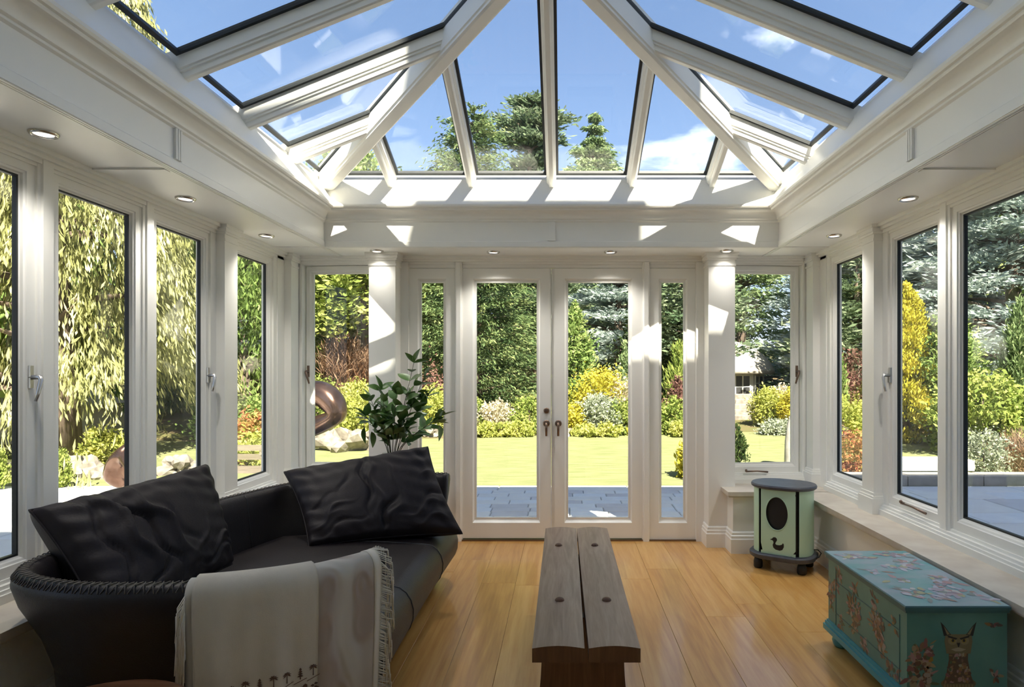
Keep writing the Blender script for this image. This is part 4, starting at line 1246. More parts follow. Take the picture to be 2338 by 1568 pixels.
rows = []
ys = np.linspace(2.47, 4.36, 40)
for y in ys:
    e_ = min(1.0, (y - 2.10) / 0.38, (4.50 - y) / 0.30)
    xf = -0.60 - 0.05 * (1 - e_) ** 2 * 4 - 0.02 * math.sin((y - 2.1) / 2.4 * math.pi)
    i = np.where(path[:, 1] < y)[0] if y < 2.6 else None
    xb = -1.80 if 2.4 < y < 3.9 else -1.5
    if y < 2.45: xb = -1.45
    if y > 3.9: xb = -1.5 + (y - 3.9) * 0.4
    zt = 0.385
    sec = []
    for k in range(9):
        x = xb + (xf - 0.10 - xb) * k / 8
        sec.append((x, y, zt + 0.022 * math.sin(k / 8 * math.pi)))
    for a in np.linspace(0, math.pi * 0.92, 9):
        sec.append((xf - 0.10 + 0.10 * math.sin(a), y, zt - 0.125 + 0.125 * math.cos(a)))
    sec += [(xf - 0.13, y, 0.09), (xf - 0.26, y, 0.06)]
    rows.append(sec)
MB().rings(rows, False, False).build('seat', 'leather', sofa, True)
for y in (3.02, 3.72):
    r_ = rows[int(np.argmin(np.abs(ys - y)))]
    MB().tube([(p[0], p[1], p[2] + 0.0) for p in r_[3:17]], 0.004, 6).build('seat_seam', 'black_iron', sofa, True)
for s_ in (2.45, 2.9):
    p, nn = on_path(s_)
    MB().tube([(*(p + nn * o), z) for o, z in SHELL[9:14]], 0.003, 5).build('back_seam', 'black_iron', sofa, True)
b = MB()
L_ = seglen[-1]
for k in range(int(L_ / 0.030)):
    s0 = 0.02 + 0.030 * k
    for ds, o0, z0, o1, z1 in ((0.022, 0.002, TOP - 0.022, 0.052, TOP + 0.001), (-0.022, 0.002, TOP - 0.022, 0.052, TOP + 0.001)):
        p0, n0 = on_path(s0 - ds / 2); p1, n1 = on_path(s0 + ds / 2)
        pm, nm_ = on_path(s0)
        b.tube([(*(p0 + n0 * o0), z0), (*(pm + nm_ * 0.020), TOP + 0.002), (*(p1 + n1 * o1), z1)], 0.0023, 4)
b.build('lacing', 'lacing', sofa, True, kind='stuff')
for x, y in ((-0.78, 4.16), (-0.80, 2.62), (-1.50, 2.45), (-1.50, 4.1)):
    MB().lathe([(0.022, 0), (0.026, 0.01), (0.032, 0.075)], (x, y, 0), 12).build('foot', 'bench_end', sofa, True)


def cushion(name, label, cor, thick, m, seed, folds):
    """leather cushion stretched between four corners (bottom left, bottom right, top right, top left)"""
    c = empty(name, tuple(np.mean(cor, 0) - np.array([0, 0, 0.25])), label, 'cushion', 'leather cushions on the sofa')
    BL, BR, TR, TL = [np.array(p, float) for p in cor]
    nrm = np.cross(BR - BL, TL - BL); nrm /= np.linalg.norm(nrm)
    if nrm[1] > 0: nrm = -nrm
    N = 72
    g = np.random.default_rng(seed)
    V, Fc = [], []
    for sd in (1, -1):
        for j in range(N + 1):
            for i in range(N + 1):
                u, v = i / N, j / N
                e_ = (1 - (2 * u - 1) ** 2), (1 - (2 * v - 1) ** 2)
                pull = 0.035 * e_[0] * (1 if v > 0.5 else -1) * (2 * v - 1) ** 2
                pullu = 0.030 * e_[1] * (2 * u - 1) ** 3
                uu, vv = u - pullu, v - pull * (1 if v > 0.5 else 1)
                p = BL * (1 - uu) * (1 - vv) + BR * uu * (1 - vv) + TR * uu * vv + TL * (1 - uu) * vv
                t = (e_[0] * e_[1]) ** 0.30
                w = 0.0
                for (fu, fv, fa, fl, fs, amp) in folds:
                    du, dv = (u - fu) * 1.6, v - fv
                    al = du * math.cos(fa) + dv * math.sin(fa); ac = -du * math.sin(fa) + dv * math.cos(fa)
                    ac += 0.04 * math.sin(al * 14 + fu * 20)
                    w += amp * math.exp(-(al / fl) ** 2) * math.exp(-(ac / fs) ** 2)
                w += 0.010 * math.sin(u * 53 + 9 * v + 3 * math.sin(v * 7)) * (1 - t) * (0.4 + 0.6 * math.sin(u * 17 + 2) ** 2) + 0.010 * math.sin(v * 41 + 6 * u + 2 * math.sin(u * 9)) * (1 - t)
                V.append(p + nrm * sd * (thick / 2 * t + (w if sd > 0 else 0) * min(1, t * 1.5)))
    q = (N + 1) ** 2
    for sd in (0, 1):
        for j in range(N):
            for i in range(N):
                a = sd * q + j * (N + 1) + i
                f = (a, a + 1, a + N + 2, a + N + 1)
                Fc.append(f if sd == 0 else f[::-1])
    mk('cover', V, Fc, m, c, True)
    rim = [j * (N + 1) for j in range(N)] + [N * (N + 1) + i for i in range(N)] + [j * (N + 1) + N for j in range(N, 0, -1)] + [i for i in range(N, 0, -1)]
    pts = [V[i] for i in rim]; pts.append(pts[0])
    MB().tube(pts, 0.005, 6, False).build('piping', m, c, True)
    return c


cushion('cushion', 'leather cushion slumped at the near end of the sofa against the left windows', [(-1.60, 2.36, 0.40), (-1.58, 3.20, 0.43), (-1.77, 3.30, 0.915), (-1.97, 2.45, 0.865)], 0.25, 'leather_cushion', 3,
        [(0.26, 0.55, 1.78, 0.5, 0.040, 0.030), (0.36, 0.55, 1.95, 0.45, 0.022, -0.040), (0.44, 0.6, 2.0, 0.40, 0.035, 0.028), (0.15, 0.5, 1.65, 0.5, 0.028, -0.026), (0.55, 0.45, 2.1, 0.25, 0.03, -0.014),
         (0.85, 0.22, 0.25, 0.22, 0.022, 0.016), (0.78, 0.13, 0.15, 0.30, 0.020, -0.016), (0.66, 0.30, 0.9, 0.16, 0.022, 0.012), (0.30, 0.16, 0.7, 0.18, 0.022, -0.016)])
cushion('cushion', 'leather cushion tilted at the far end of the sofa before the plant', [(-1.36, 3.62, 0.40), (-0.53, 3.90, 0.405), (-0.80, 4.17, 0.905), (-1.66, 3.98, 0.770)], 0.21, 'leather_cushion', 4,
        [(0.47, 0.60, 1.45, 0.42, 0.020, -0.026), (0.52, 0.55, 1.5, 0.4, 0.03, 0.016), (0.53, 0.20, 0.95, 0.22, 0.022, -0.032), (0.58, 0.16, 1.0, 0.18, 0.03, 0.022), (0.20, 0.30, 0.45, 0.20, 0.018, 0.012), (0.12, 0.42, 0.30, 0.16, 0.018, -0.012),
         (0.10, 0.18, 0.3, 0.20, 0.016, 0.012), (0.22, 0.14, 0.25, 0.26, 0.018, -0.014), (0.78, 0.22, 0.35, 0.22, 0.020, 0.014), (0.88, 0.36, 0.5, 0.18, 0.018, -0.012), (0.80, 0.10, 0.15, 0.25, 0.018, 0.012), (0.9, 0.6, 0.8, 0.12, 0.018, 0.008),
         (0.33, 0.62, 1.2, 0.14, 0.02, -0.010), (0.65, 0.68, 1.9, 0.16, 0.022, 0.010)])

# ------------------------------------------------------------------ throw over the near arm
th = empty('throw', (-0.9, 2.2, 0.04), 'cream fringed throw hanging over the near arm of the leather sofa', 'throw')


def cloth(s_, z_, lift):
    """point on the cloth: z_ above the arm's top counts down its inner side"""
    p, nn = on_path(max(s_, 0.0))
    if s_ < 0:
        d0 = np.array([path[0] - path[1]])[0]; d0 = d0 / np.linalg.norm(d0)
        p = p + d0 * (-s_)
    w = 0.006 * math.sin(s_ * 38 + 1.3) + 0.004 * math.sin(s_ * 71)
    zt = TOP + 0.006 + lift
    a0 = 0.12                                                     # length of cloth that rounds the top
    if z_ <= 0:                                                   # outside, hanging
        o = -0.010 - lift + w * min(1, -z_ / 0.2) + 0.02 * min(1, max(0, -z_ - 0.1) / 0.4)
        return (*(p + nn * o), TOP - 0.045 + z_)
    if z_ < a0:
        a = z_ / a0 * math.pi
        o = 0.042 - (0.052 + lift) * math.cos(a)
        return (*(p + nn * o), TOP - 0.045 + (0.051 + lift) * math.sin(a))
    return (*(p + nn * (0.098 + lift)), TOP - 0.045 - (z_ - a0))


def drape(name, sa, sb, zlo, zhi, lift, m, ns=40, nz=46):
    zs = np.concatenate([np.linspace(zlo, 0, nz - 16, endpoint=False), np.linspace(0, 0.12, 10), np.linspace(0.12, zhi, 7)[1:]])
    ss = np.linspace(sa, sb, ns)
    V = [cloth(s_, z, lift) for s_ in ss for z in zs] + [cloth(s_, z, lift - 0.0055) for s_ in ss for z in zs]
    k = len(zs); q = len(ss) * k
    Fc = []
    for i in range(len(ss) - 1):
        for j in range(k - 1):
            a = i * k + j
            Fc += [(a, a + 1, a + k + 1, a + k), (q + a, q + a + k, q + a + k + 1, q + a + 1)]
    for i in range(len(ss) - 1):
        for j in (0, k - 1):
            a = i * k + j
            Fc.append((a, a + k, q + a + k, q + a))
    for j in range(k - 1):
        for i in (0, len(ss) - 1):
            a = i * k + j
            Fc.append((a, a + 1, q + a + 1, q + a))
    return mk(name, V, Fc, m, th, True)


# jacquard material of the lower, patterned layer
jm = mat('throw_jacquard', (0.50, 0.45, 0.37), 0.9, sheen=0.3)
nn_, ll_ = jm.node_tree.nodes, jm.node_tree.links
tcj = nn_.new('ShaderNodeTexCoord')
mpj = nn_.new('ShaderNodeMapping'); mpj.inputs['Scale'].default_value = (6, 6, 3.4); mpj.inputs['Rotation'].default_value = (0, 0.5, 0)
ll_.new(tcj.outputs['Object'], mpj.inputs[0])
vj = nn_.new('ShaderNodeTexVoronoi'); vj.feature = 'SMOOTH_F1'; vj.inputs['Scale'].default_value = 1.6
ll_.new(mpj.outputs[0], vj.inputs['Vector'])
wj = nn_.new('ShaderNodeMath'); wj.operation = 'SINE'
mj = nn_.new('ShaderNodeMath'); mj.operation = 'MULTIPLY'; mj.inputs[1].default_value = 26
ll_.new(vj.outputs['Distance'], mj.inputs[0]); ll_.new(mj.outputs[0], wj.inputs[0])
rj = nn_.new('ShaderNodeValToRGB')
rj.color_ramp.elements[0].position = 0.30; rj.color_ramp.elements[0].color = (0.37, 0.29, 0.225, 1)
rj.color_ramp.elements[1].position = 0.55; rj.color_ramp.elements[1].color = (0.52, 0.475, 0.39, 1)
ll_.new(vj.outputs['Distance'], rj.inputs[0]); ll_.new(rj.outputs[0], nn_['Principled BSDF'].inputs['Base Color'])
bj = nn_.new('ShaderNodeBump'); bj.inputs['Strength'].default_value = 0.5; bj.inputs['Distance'].default_value = 0.004
ll_.new(wj.outputs[0], bj.inputs['Height']); ll_.new(bj.outputs[0], nn_['Principled BSDF'].inputs['Normal'])

drape('plain_layer', 0.285, 0.665, -0.60, 0.16, 0.016, 'throw_cloth')
drape('patterned_layer', 0.035, 0.69, -0.62, 0.30, 0.005, 'throw_jacquard')
drape('border_band', 0.030, 0.062, -0.61, 0.30, 0.0085, 'fringe_cotton', 4)
b = MB()
g = np.random.default_rng(5)
for k in range(120):                                              # fringe of the right edge and of the left edge
    z = -0.55 + 0.72 * k / 119
    p0 = np.array(cloth(0.032, z, 0.008))
    ln = 0.05 + 0.05 * g.uniform()
    q = np.array(cloth(0.032 - 0.022 - 0.030 * g.uniform(), z - 0.02, 0.006 + 0.012 * g.uniform()))
    q2 = q + np.array([0.004 * g.normal(), 0.004 * g.normal(), -ln])
    b.tube([p0, q, q2], [0.0022, 0.0026, 0.0016], 4)
b.build('fringe', 'fringe_cotton', th, True, kind='stuff')
b = MB()
for k in range(60):
    z = -0.02 - 0.20 * (k / 59)
    p0 = np.array(cloth(0.686, z + 0.03, 0.010))
    q = np.array(cloth(0.690 + 0.022 * g.uniform(), z, 0.010 + 0.006 * g.uniform()))
    q2 = q + np.array([0.003 * g.normal(), 0.003 * g.normal(), -0.06 - 0.05 * g.uniform()])
    b.tube([p0, q, q2], [0.0022, 0.0026, 0.0016], 4)
b.build('fringe', 'fringe_cotton', th, True, kind='stuff')
# woven row of palm trees near the hem of the plain layer
b = MB()


def cloth_poly(poly, lift=0.0185):
    V = [cloth(s_, z, lift) for s_, z in poly]
    b.add(V, [tuple(range(len(V)))])


for k in range(9):
    s0 = 0.30 + 0.042 * k
    zc_ = -0.318 - 0.003 * k
    hgt = 0.036 if k % 2 else 0.030
    cloth_poly([(s0 - 0.0018, zc_), (s0 + 0.0018, zc_), (s0 + 0.0012, zc_ + hgt), (s0 - 0.0012, zc_ + hgt)])
    if k % 3 == 1:
        for j in range(4):
            z = zc_ + 0.010 + j * 0.008; w_ = 0.010 - j * 0.0018
            cloth_poly([(s0 - w_, z), (s0, z - 0.002), (s0 + w_, z), (s0, z + 0.008)])
    else:
        for a in (0.2, 0.9, 1.57, 2.25, 2.95, -0.5, 3.6):
            cloth_poly([(s0, zc_ + hgt), (s0 + 0.009 * math.cos(a + 0.3), zc_ + hgt + 0.009 * math.sin(a + 0.3)), (s0 + 0.015 * math.cos(a), zc_ + hgt + 0.013 * math.sin(a) - 0.003), (s0 + 0.008 * math.cos(a - 0.3), zc_ + hgt + 0.007 * math.sin(a - 0.3))])
    cloth_poly([(s0 - 0.021, zc_ - 0.001), (s0 + 0.021, zc_ - 0.016), (s0 + 0.021, zc_ - 0.0135), (s0 - 0.021, zc_ + 0.0015)])
    for j in range(10):
        u, v = s0 + g.uniform(-0.02, 0.02), zc_ - 0.022 - g.uniform(0, 0.045)
        r_ = 0.003 + 0.005 * g.uniform()
        cloth_poly([(u - r_, v), (u, v - r_ * 0.6), (u + r_, v + 0.001), (u, v + r_ * 0.8)])
b.build('palm_border', 'motif_brown', th, label='brown woven row of palm trees')

# ------------------------------------------------------------------ round table at the bottom edge of the picture
rt = empty('round_table', (-1.20, 1.70, 0), 'dark round wooden table in front of the sofa arm at the lower picture edge', 'table')
MB().lathe([(0.24, 0.425), (0.262, 0.430), (0.266, 0.440), (0.262, 0.450), (0.255, 0.452)], (-1.20, 1.70, 0), 48).build('table_top', 'table_wood', rt, True)
MB().lathe([(0.05, 0.03), (0.035, 0.08), (0.028, 0.25), (0.04, 0.38), (0.09, 0.425)], (-1.20, 1.70, 0), 20).build('pedestal', 'table_wood', rt, True)
MB().lathe([(0.17, 0.0), (0.175, 0.012), (0.15, 0.028), (0.05, 0.04)], (-1.20, 1.70, 0), 32).build('foot_plate', 'table_wood', rt, True)

# ------------------------------------------------------------------ oak bench table
bt = empty('bench_table', (0.17, 3.05, 0), 'long low oak bench table of two pegged planks in the middle of the floor', 'bench')
for xa, xb, ga in ((-0.018, 0.1690, 1), (0.1745, 0.358, -1)):
    rgs = []
    for y in np.linspace(2.20, 3.885, 12):
        t = (3.885 - y) / 1.685
        x0, x1 = xa + (0.004 * t * t if ga < 0 else 0), xb - (0.005 * t * t if ga > 0 else 0)
        sec = [(x0, y, 0.392), (x1, y, 0.392), (x1, y, 0.441)]
        for k in range(1, 8):
            u = k / 8
            sec.append((x1 + (x0 - x1) * u, y, 0.441 + 0.009 * math.sin(u * math.pi)))
        sec.append((x0, y, 0.441))
        rgs.append(sec)
    o = MB().rings(rgs).build('plank', 'bench_top', bt)
    shade_auto(o, 40)
    o.data.materials.append(MATS['bench_end'])
    for p in o.data.polygons:
        if abs(p.normal.y) > 0.9:
            p.material_index = 1
for x, y in ((0.065, 3.47), (0.262, 3.47), (0.075, 2.64), (0.270, 2.64)):
    MB().lathe([(0.019, 0.444), (0.0195, 0.452), (0.016, 0.458), (0.008, 0.462), (0.001, 0.463)], (x, y, 0), 16).build('peg', 'bench_end', bt, True)
for y in (2.60, 3.44):
    MB().rings([[(0.17 + u * w, yy, z) for u, yy in ((-1, y), (1, y), (1, y + 0.06), (-1, y + 0.06))] for z, w in ((0.0, 0.185), (0.15, 0.172), (0.393, 0.160))]).build('leg', 'bench_end', bt)
MB().box(0.13, 0.21, 2.64, 3.47, 0.22, 0.32).build('stretcher', 'bench_end', bt)

# ------------------------------------------------------------------ painted chest under the right windows
X0, X1, Y0, Y1 = 1.462, 1.862, 2.535, 3.285
ch = empty('blanket_chest', ((X0 + X1) / 2, (Y0 + Y1) / 2, 0), 'teal painted chest with decoupage flowers and an owl under the right windows', 'chest')
MB().box(X0, X1, Y0, Y1, 0.095, 0.440).build('body', 'chest_teal', ch)
b = MB()
for e_, za, zb in ((0.020, 0.070, 0.096), (0.013, 0.096, 0.112), (0.006, 0.112, 0.122)):
    b.box(X0 - e_, X1 + min(e_, 0.006), Y0 - e_, Y1 + e_, za, zb)
b.build('plinth', 'chest_base', ch)
b = MB()
b.box(X0 - 0.010, X1 + 0.004, Y0 - 0.010, Y1 + 0.010, 0.440, 0.452)
b.cham(X0 - 0.016, X1 + 0.006, Y0 - 0.016, Y1 + 0.016, 0.452, 0.468, 0.003)
lid = b.build('lid', 'chest_edge', ch)
MB().box(X0 - 0.0125, X1 + 0.0025, Y0 - 0.0125, Y1 + 0.0125, 0.4675, 0.4692).build('lid_panel', 'chest_top_paint', lid)
for x in (X0 + 0.045, X1 - 0.045):
    for y in (Y0 + 0.05, Y1 - 0.05):
        MB().lathe([(0.030, 0.0), (0.040, 0.012), (0.045, 0.032), (0.040, 0.052), (0.028, 0.064), (0.032, 0.072)], (x, y, 0), 18).build('foot', 'chest_base', ch, True)
# drawer-like panel lines on the long side
for y in (Y0 + 0.055, Y1 - 0.09):
    MB().box(X0 - 0.002, X0 + 0.002, y - 0.002, y + 0.002, 0.125, 0.41).build('panel_groove', 'chest_edge', ch)
for z in (0.185, 0.345):
    MB().box(X0 - 0.002, X0 + 0.002, Y0 + 0.055, Y1 - 0.09, z - 0.0015, z + 0.0015).build('panel_groove', 'chest_edge', ch)


class Paint:
    """coloured paper cut-outs as one thin mesh; every patch carries its own colour"""
    def __init__(s, o, u, v, n):
        s.o, s.u, s.v, s.n = map(lambda t: np.array(t, float), (o, u, v, n)); s.V, s.F, s.C, s.k = [], [], [], 0

    def poly(s, pts, col):
        s.k += 1
        h = 0.0006 + 0.00002 * (s.k % 60)
        b_ = len(s.V)
        for a, c in pts:
            s.V.append(tuple(s.o + s.u * a + s.v * c + s.n * h))
        s.F.append(tuple(range(b_, b_ + len(pts)))); s.C.append(col)

    def disc(s, a, c, ra, rc, col, n=10, rot=0, jag=0.0):
        pts = []
        for i in range(n):
            t = 2 * math.pi * i / n
            k = 1 + jag * random.uniform(-1, 1)
            x, y = ra * k * math.cos(t), rc * k * math.sin(t)
            pts.append((a + x * math.cos(rot) - y * math.sin(rot), c + x * math.sin(rot) + y * math.cos(rot)))
        s.poly(pts, col)

    def leaf(s, a, c, ln, w, rot, col):
        pts = [(0, 0), (ln * 0.35, w / 2), (ln * 0.75, w * 0.35), (ln, 0), (ln * 0.75, -w * 0.35), (ln * 0.35, -w / 2)]
        s.poly([(a + x * math.cos(rot) - y * math.sin(rot), c + x * math.sin(rot) + y * math.cos(rot)) for x, y in pts], col)

    def build(s, name, parent, label=None):
        o = mk(name, s.V, s.F, 'decoupage', parent, label=label)
        a = o.data.attributes.new('paint', 'FLOAT_COLOR', 'FACE')
        a.data.foreach_set('color', np.array([(*c, 1) for c in s.C]).ravel())
        return o


BR = [(0.13, 0.07, 0.04), (0.20, 0.12, 0.07), (0.28, 0.17, 0.10), (0.10, 0.075, 0.055), (0.30, 0.24, 0.14), (0.22, 0.10, 0.09), (0.33, 0.28, 0.22), (0.26, 0.15, 0.06), (0.09, 0.12, 0.06), (0.36, 0.22, 0.20)]


def bouquet(P, a, c, ra, rc, n, pal=BR, k_=1.25):
    for k in range(n):
        t, q = random.uniform(0, 6.28), math.sqrt(random.uniform(0, 1))
        x, y = a + ra * q * math.cos(t), c + rc * q * math.sin(t)
        if k % 3 == 0:
            P.leaf(x, y, random.uniform(0.02, 0.04) * k_, random.uniform(0.008, 0.016) * k_, t + random.uniform(-0.5, 0.5), random.choice(pal))
        else:
            P.disc(x, y, random.uniform(0.005, 0.013) * k_, random.uniform(0.005, 0.012) * k_, random.choice(pal), 8, t, 0.3)


random.seed(21)
WL = Y1 - Y0
for (yy, zz, ra, rc, n) in ((0.46, 0.275, 0.060, 0.055, 60), (0.45, 0.215, 0.035, 0.035, 26), (0.24, 0.285, 0.055, 0.045, 55), (0.27, 0.38, 0.022, 0.030, 16), (0.62, 0.395, 0.020, 0.022, 16), (0.665, 0.335, 0.022, 0.026, 18),
                            (0.455, 0.375, 0.015, 0.028, 12), (0.20, 0.21, 0.022, 0.05, 22), (0.36, 0.16, 0.022, 0.035, 18), (0.60, 0.165, 0.018, 0.03, 14), (0.715, 0.27, 0.026, 0.075, 34), (0.11, 0.15, 0.05, 0.025, 22), (0.10, 0.36, 0.02, 0.03, 8)):
    P = Paint((X0, Y0, 0), (0, 1, 0), (0, 0, 1), (-1, 0, 0))
    bouquet(P, yy, zz, ra, rc, n)
    P.build('flower_motif', ch)
# owl on the end that faces the room
P = Paint((X0, Y0, 0), (1, 0, 0), (0, 0, 1), (0, -1, 0))
ow = 0.205
gold, brn, drk, pale = (0.22, 0.15, 0.06), (0.12, 0.08, 0.045), (0.025, 0.022, 0.018), (0.36, 0.31, 0.20)
P.disc(ow, 0.155, 0.070, 0.026, (0.17, 0.13, 0.06), 22)
P.poly([(ow - 0.062, 0.155), (ow + 0.062, 0.155), (ow + 0.048, 0.195), (ow + 0.038, 0.25), (ow + 0.040, 0.30), (ow - 0.040, 0.30), (ow - 0.038, 0.25), (ow - 0.048, 0.195)], brn)
for k in range(70):
    t = random.uniform(0, 1); w = 0.055 - 0.025 * t
    P.disc(ow + random.uniform(-w, w), 0.16 + 0.12 * t, random.uniform(0.004, 0.009), random.uniform(0.004, 0.010), random.choice(BR + [pale, gold]), 7, 0, 0.3)
for k in range(10):
    P.disc(ow - 0.055 + 0.0122 * k, 0.143, 0.004, 0.011, (0.26, 0.21, 0.10), 7)
P.poly([(ow - 0.048, 0.275), (ow + 0.048, 0.275), (ow + 0.056, 0.325), (ow + 0.050, 0.362), (ow + 0.026, 0.352), (ow - 0.026, 0.352), (ow - 0.050, 0.362), (ow - 0.056, 0.325)], (0.19, 0.155, 0.075))
for s in (-1, 1):
    P.poly([(ow + s * 0.030, 0.350), (ow + s * 0.058, 0.345), (ow + s * 0.072, 0.402), (ow + s * 0.056, 0.385)], drk)
    P.poly([(ow + s * 0.034, 0.352), (ow + s * 0.046, 0.350), (ow + s * 0.060, 0.386)], (0.24, 0.21, 0.11))
    P.disc(ow + s * 0.024, 0.326, 0.018, 0.016, (0.26, 0.22, 0.11), 14)
    P.disc(ow + s * 0.022, 0.327, 0.010, 0.009, (0.30, 0.22, 0.04), 12)
    P.disc(ow + s * 0.022, 0.327, 0.0055, 0.006, drk, 10)
    P.poly([(ow + s * 0.004, 0.336), (ow + s * 0.044, 0.348), (ow + s * 0.042, 0.340), (ow + s * 0.010, 0.330)], drk)
P.poly([(ow - 0.007, 0.318), (ow + 0.007, 0.318), (ow, 0.296)], drk)
P.poly([(ow - 0.030, 0.292), (ow, 0.300), (ow + 0.030, 0.292), (ow + 0.012, 0.284), (ow - 0.012, 0.284)], pale)
P.build('owl_motif', ch, 'decoupage owl with ear tufts')
P = Paint((X0, Y0, 0), (1, 0, 0), (0, 0, 1), (0, -1, 0))
bouquet(P, 0.055, 0.27, 0.035, 0.05, 60); bouquet(P, 0.05, 0.19, 0.045, 0.06, 60)
P.leaf(0.085, 0.235, 0.04, 0.035, 1.4, (0.30, 0.18, 0.03)); P.leaf(0.09, 0.31, 0.035, 0.007, 0.6, (0.24, 0.20, 0.10))
P.build('flower_motif', ch)
P = Paint((X0, Y0, 0), (1, 0, 0), (0, 0, 1), (0, -1, 0))
for a, c in ((0.345, 0.385), (0.352, 0.19)):
    for k in range(7):
        P.leaf(a + random.uniform(-0.01, 0.01), c + random.uniform(-0.01, 0.01), random.uniform(0.02, 0.035), 0.014, random.uniform(0, 6.28), random.choice(BR + [(0.33, 0.15, 0.15)]))
P.build('moth_motif', ch)
# pale flowers on the lid
TP = [(0.34, 0.30, 0.36), (0.44, 0.44, 0.50), (0.28, 0.19, 0.15), (0.20, 0.24, 0.22), (0.46, 0.47, 0.46), (0.26, 0.22, 0.26), (0.36, 0.36, 0.20), (0.38, 0.24, 0.24), (0.40, 0.42, 0.50)]
for (xx, yy, ra, rc, n) in ((0.10, 0.66, 0.07, 0.05, 26), (0.30, 0.69, 0.06, 0.035, 26), (0.24, 0.50, 0.08, 0.035, 28), (0.30, 0.56, 0.05, 0.03, 16), (0.33, 0.30, 0.05, 0.05, 28), (0.30, 0.15, 0.06, 0.05, 22), (0.15, 0.13, 0.10, 0.07, 44), (0.08, 0.42, 0.03, 0.03, 10), (0.36, 0.08, 0.03, 0.03, 10), (0.12, 0.30, 0.05, 0.03, 12)):
    P = Paint((X0, Y0, 0.4692), (1, 0, 0), (0, 1, 0), (0, 0, 1))
    bouquet(P, xx, yy, ra, rc, n, TP, 1.7)
    P.build('pale_flower_motif', ch).__setitem__('kind', 'stuff')

# ------------------------------------------------------------------ mint heater in the far right corner
HX, HYc, HA = 1.672, 4.56, R(-33)
hz0 = 0.115
ht = empty('paraffin_heater', (HX, HYc, 0), 'mint green enamel heater with oval window and duck cut-out in the far right corner', 'heater')
ca, sa = math.cos(HA), math.sin(HA)
loc = lambda x, y, z: (HX + x * ca - y * sa, HYc + x * sa + y * ca, z)


def rr(hx, hy, r, n=10):
    pts = []
    for cx, cy, a0 in ((hx - r, hy - r, 0), (-hx + r, hy - r, 90), (-hx + r, -hy + r, 180), (hx - r, -hy + r, 270)):
        for k in range(n + 1):
            a = R(a0 + 90 * k / n)
            pts.append((cx + r * math.cos(a), cy + r * math.sin(a)))
    return pts


def rprism(prof, m, name, parent):
    """stack of rounded rectangles: prof = [(half width, half depth, corner radius, z)]"""
    return shade_auto(MB().rings([[loc(x, y, z) for x, y in rr(hx, hy, r)] for hx, hy, r, z in prof]).build(name, m, parent), 40)


bx, by, br = 0.200, 0.155, 0.13
rprism([(bx - 0.012, by - 0.018, br, hz0), (bx - 0.012, by - 0.018, br, 0.575)], 'black_iron', 'inner_drum', ht)
rprism([(bx + 0.020, by + 0.022, br + 0.01, 0.080), (bx + 0.026, by + 0.028, br + 0.01, 0.090), (bx + 0.026, by + 0.028, br + 0.01, 0.110), (bx + 0.018, by + 0.020, br + 0.01, 0.118)], 'slate', 'base_plate', ht)
rprism([(bx + 0.014, by + 0.016, 0.168, 0.572), (bx + 0.024, by + 0.026, 0.179, 0.580), (bx + 0.026, by + 0.028, 0.181, 0.592), (bx + 0.020, by + 0.022, 0.175, 0.602)], 'slate', 'lid', ht)
# front plate with the oval opening
fw, fz0, fz1 = 0.118, 0.120, 0.572
oc, orx, orz = (-0.008, 0.408), 0.075, 0.115
N = 40
V, Fc = [], []
for d in (-by, -by + 0.006):
    for k in range(N):
        a = 2 * math.pi * k / N
        V.append(loc(oc[0] + orx * math.cos(a), d, oc[1] + orz * math.sin(a)))
    for k in range(N):
        a = 2 * math.pi * k / N
        c_, s_ = math.cos(a), math.sin(a)
        tx = ((fw - oc[0]) / c_ if c_ > 1e-6 else (-fw - oc[0]) / c_ if c_ < -1e-6 else 9)
        tz = ((fz1 - oc[1]) / s_ if s_ > 1e-6 else (fz0 - oc[1]) / s_ if s_ < -1e-6 else 9)
        t = min(tx, tz)
        V.append(loc(oc[0] + t * c_, d, oc[1] + t * s_))
cor = []
for k in range(N):
    j = (k + 1) % N
    Fc += [(k, j, N + j, N + k), (2 * N + k, 3 * N + k, 3 * N + j, 2 * N + j), (k, 2 * N + k, 2 * N + j, j)]
mk('front_plate', V, Fc, 'mint', ht)
b = MB()                                                          # fill the plate's corners and edges
for sx in (-1, 1):
    for za, zb in ((fz0, fz0 + 0.02), (fz1 - 0.02, fz1)):
        x0, x1 = sorted((sx * (fw - 0.028), sx * fw))
        b.rings([[loc(x, y, z) for x, y in ((x0, -by + 0.0004), (x1, -by + 0.0004), (x1, -by + 0.0056), (x0, -by + 0.0056))] for z in (za, zb)])
b.build('plate_corners', 'mint', ht)
b = MB().tube([loc(oc[0] + (orx + 0.002) * math.cos(a), -by - 0.001, oc[1] + (orz + 0.002) * math.sin(a)) for a in np.linspace(0, 2 * math.pi, 41)], 0.003, 6, False)
b.build('oval_rim', 'mint', ht, True)
duck = [(-0.055, 0.222), (-0.040, 0.230), (-0.032, 0.240), (-0.018, 0.242), (-0.008, 0.234), (-0.006, 0.222), (-0.014, 0.208), (-0.018, 0.197), (-0.010, 0.190), (0.010, 0.190), (0.026, 0.196), (0.034, 0.208),
        (0.040, 0.200), (0.040, 0.180), (0.030, 0.160), (0.012, 0.152), (-0.016, 0.156), (-0.032, 0.168), (-0.036, 0.186), (-0.030, 0.204), (-0.034, 0.216), (-0.045, 0.220)]
MB().rings([[loc(x, d, z) for x, z in duck] for d in (-by - 0.0008, -by - 0.0002)]).build('duck_cutout', 'black_iron', ht, label='black duck-shaped cut-out')
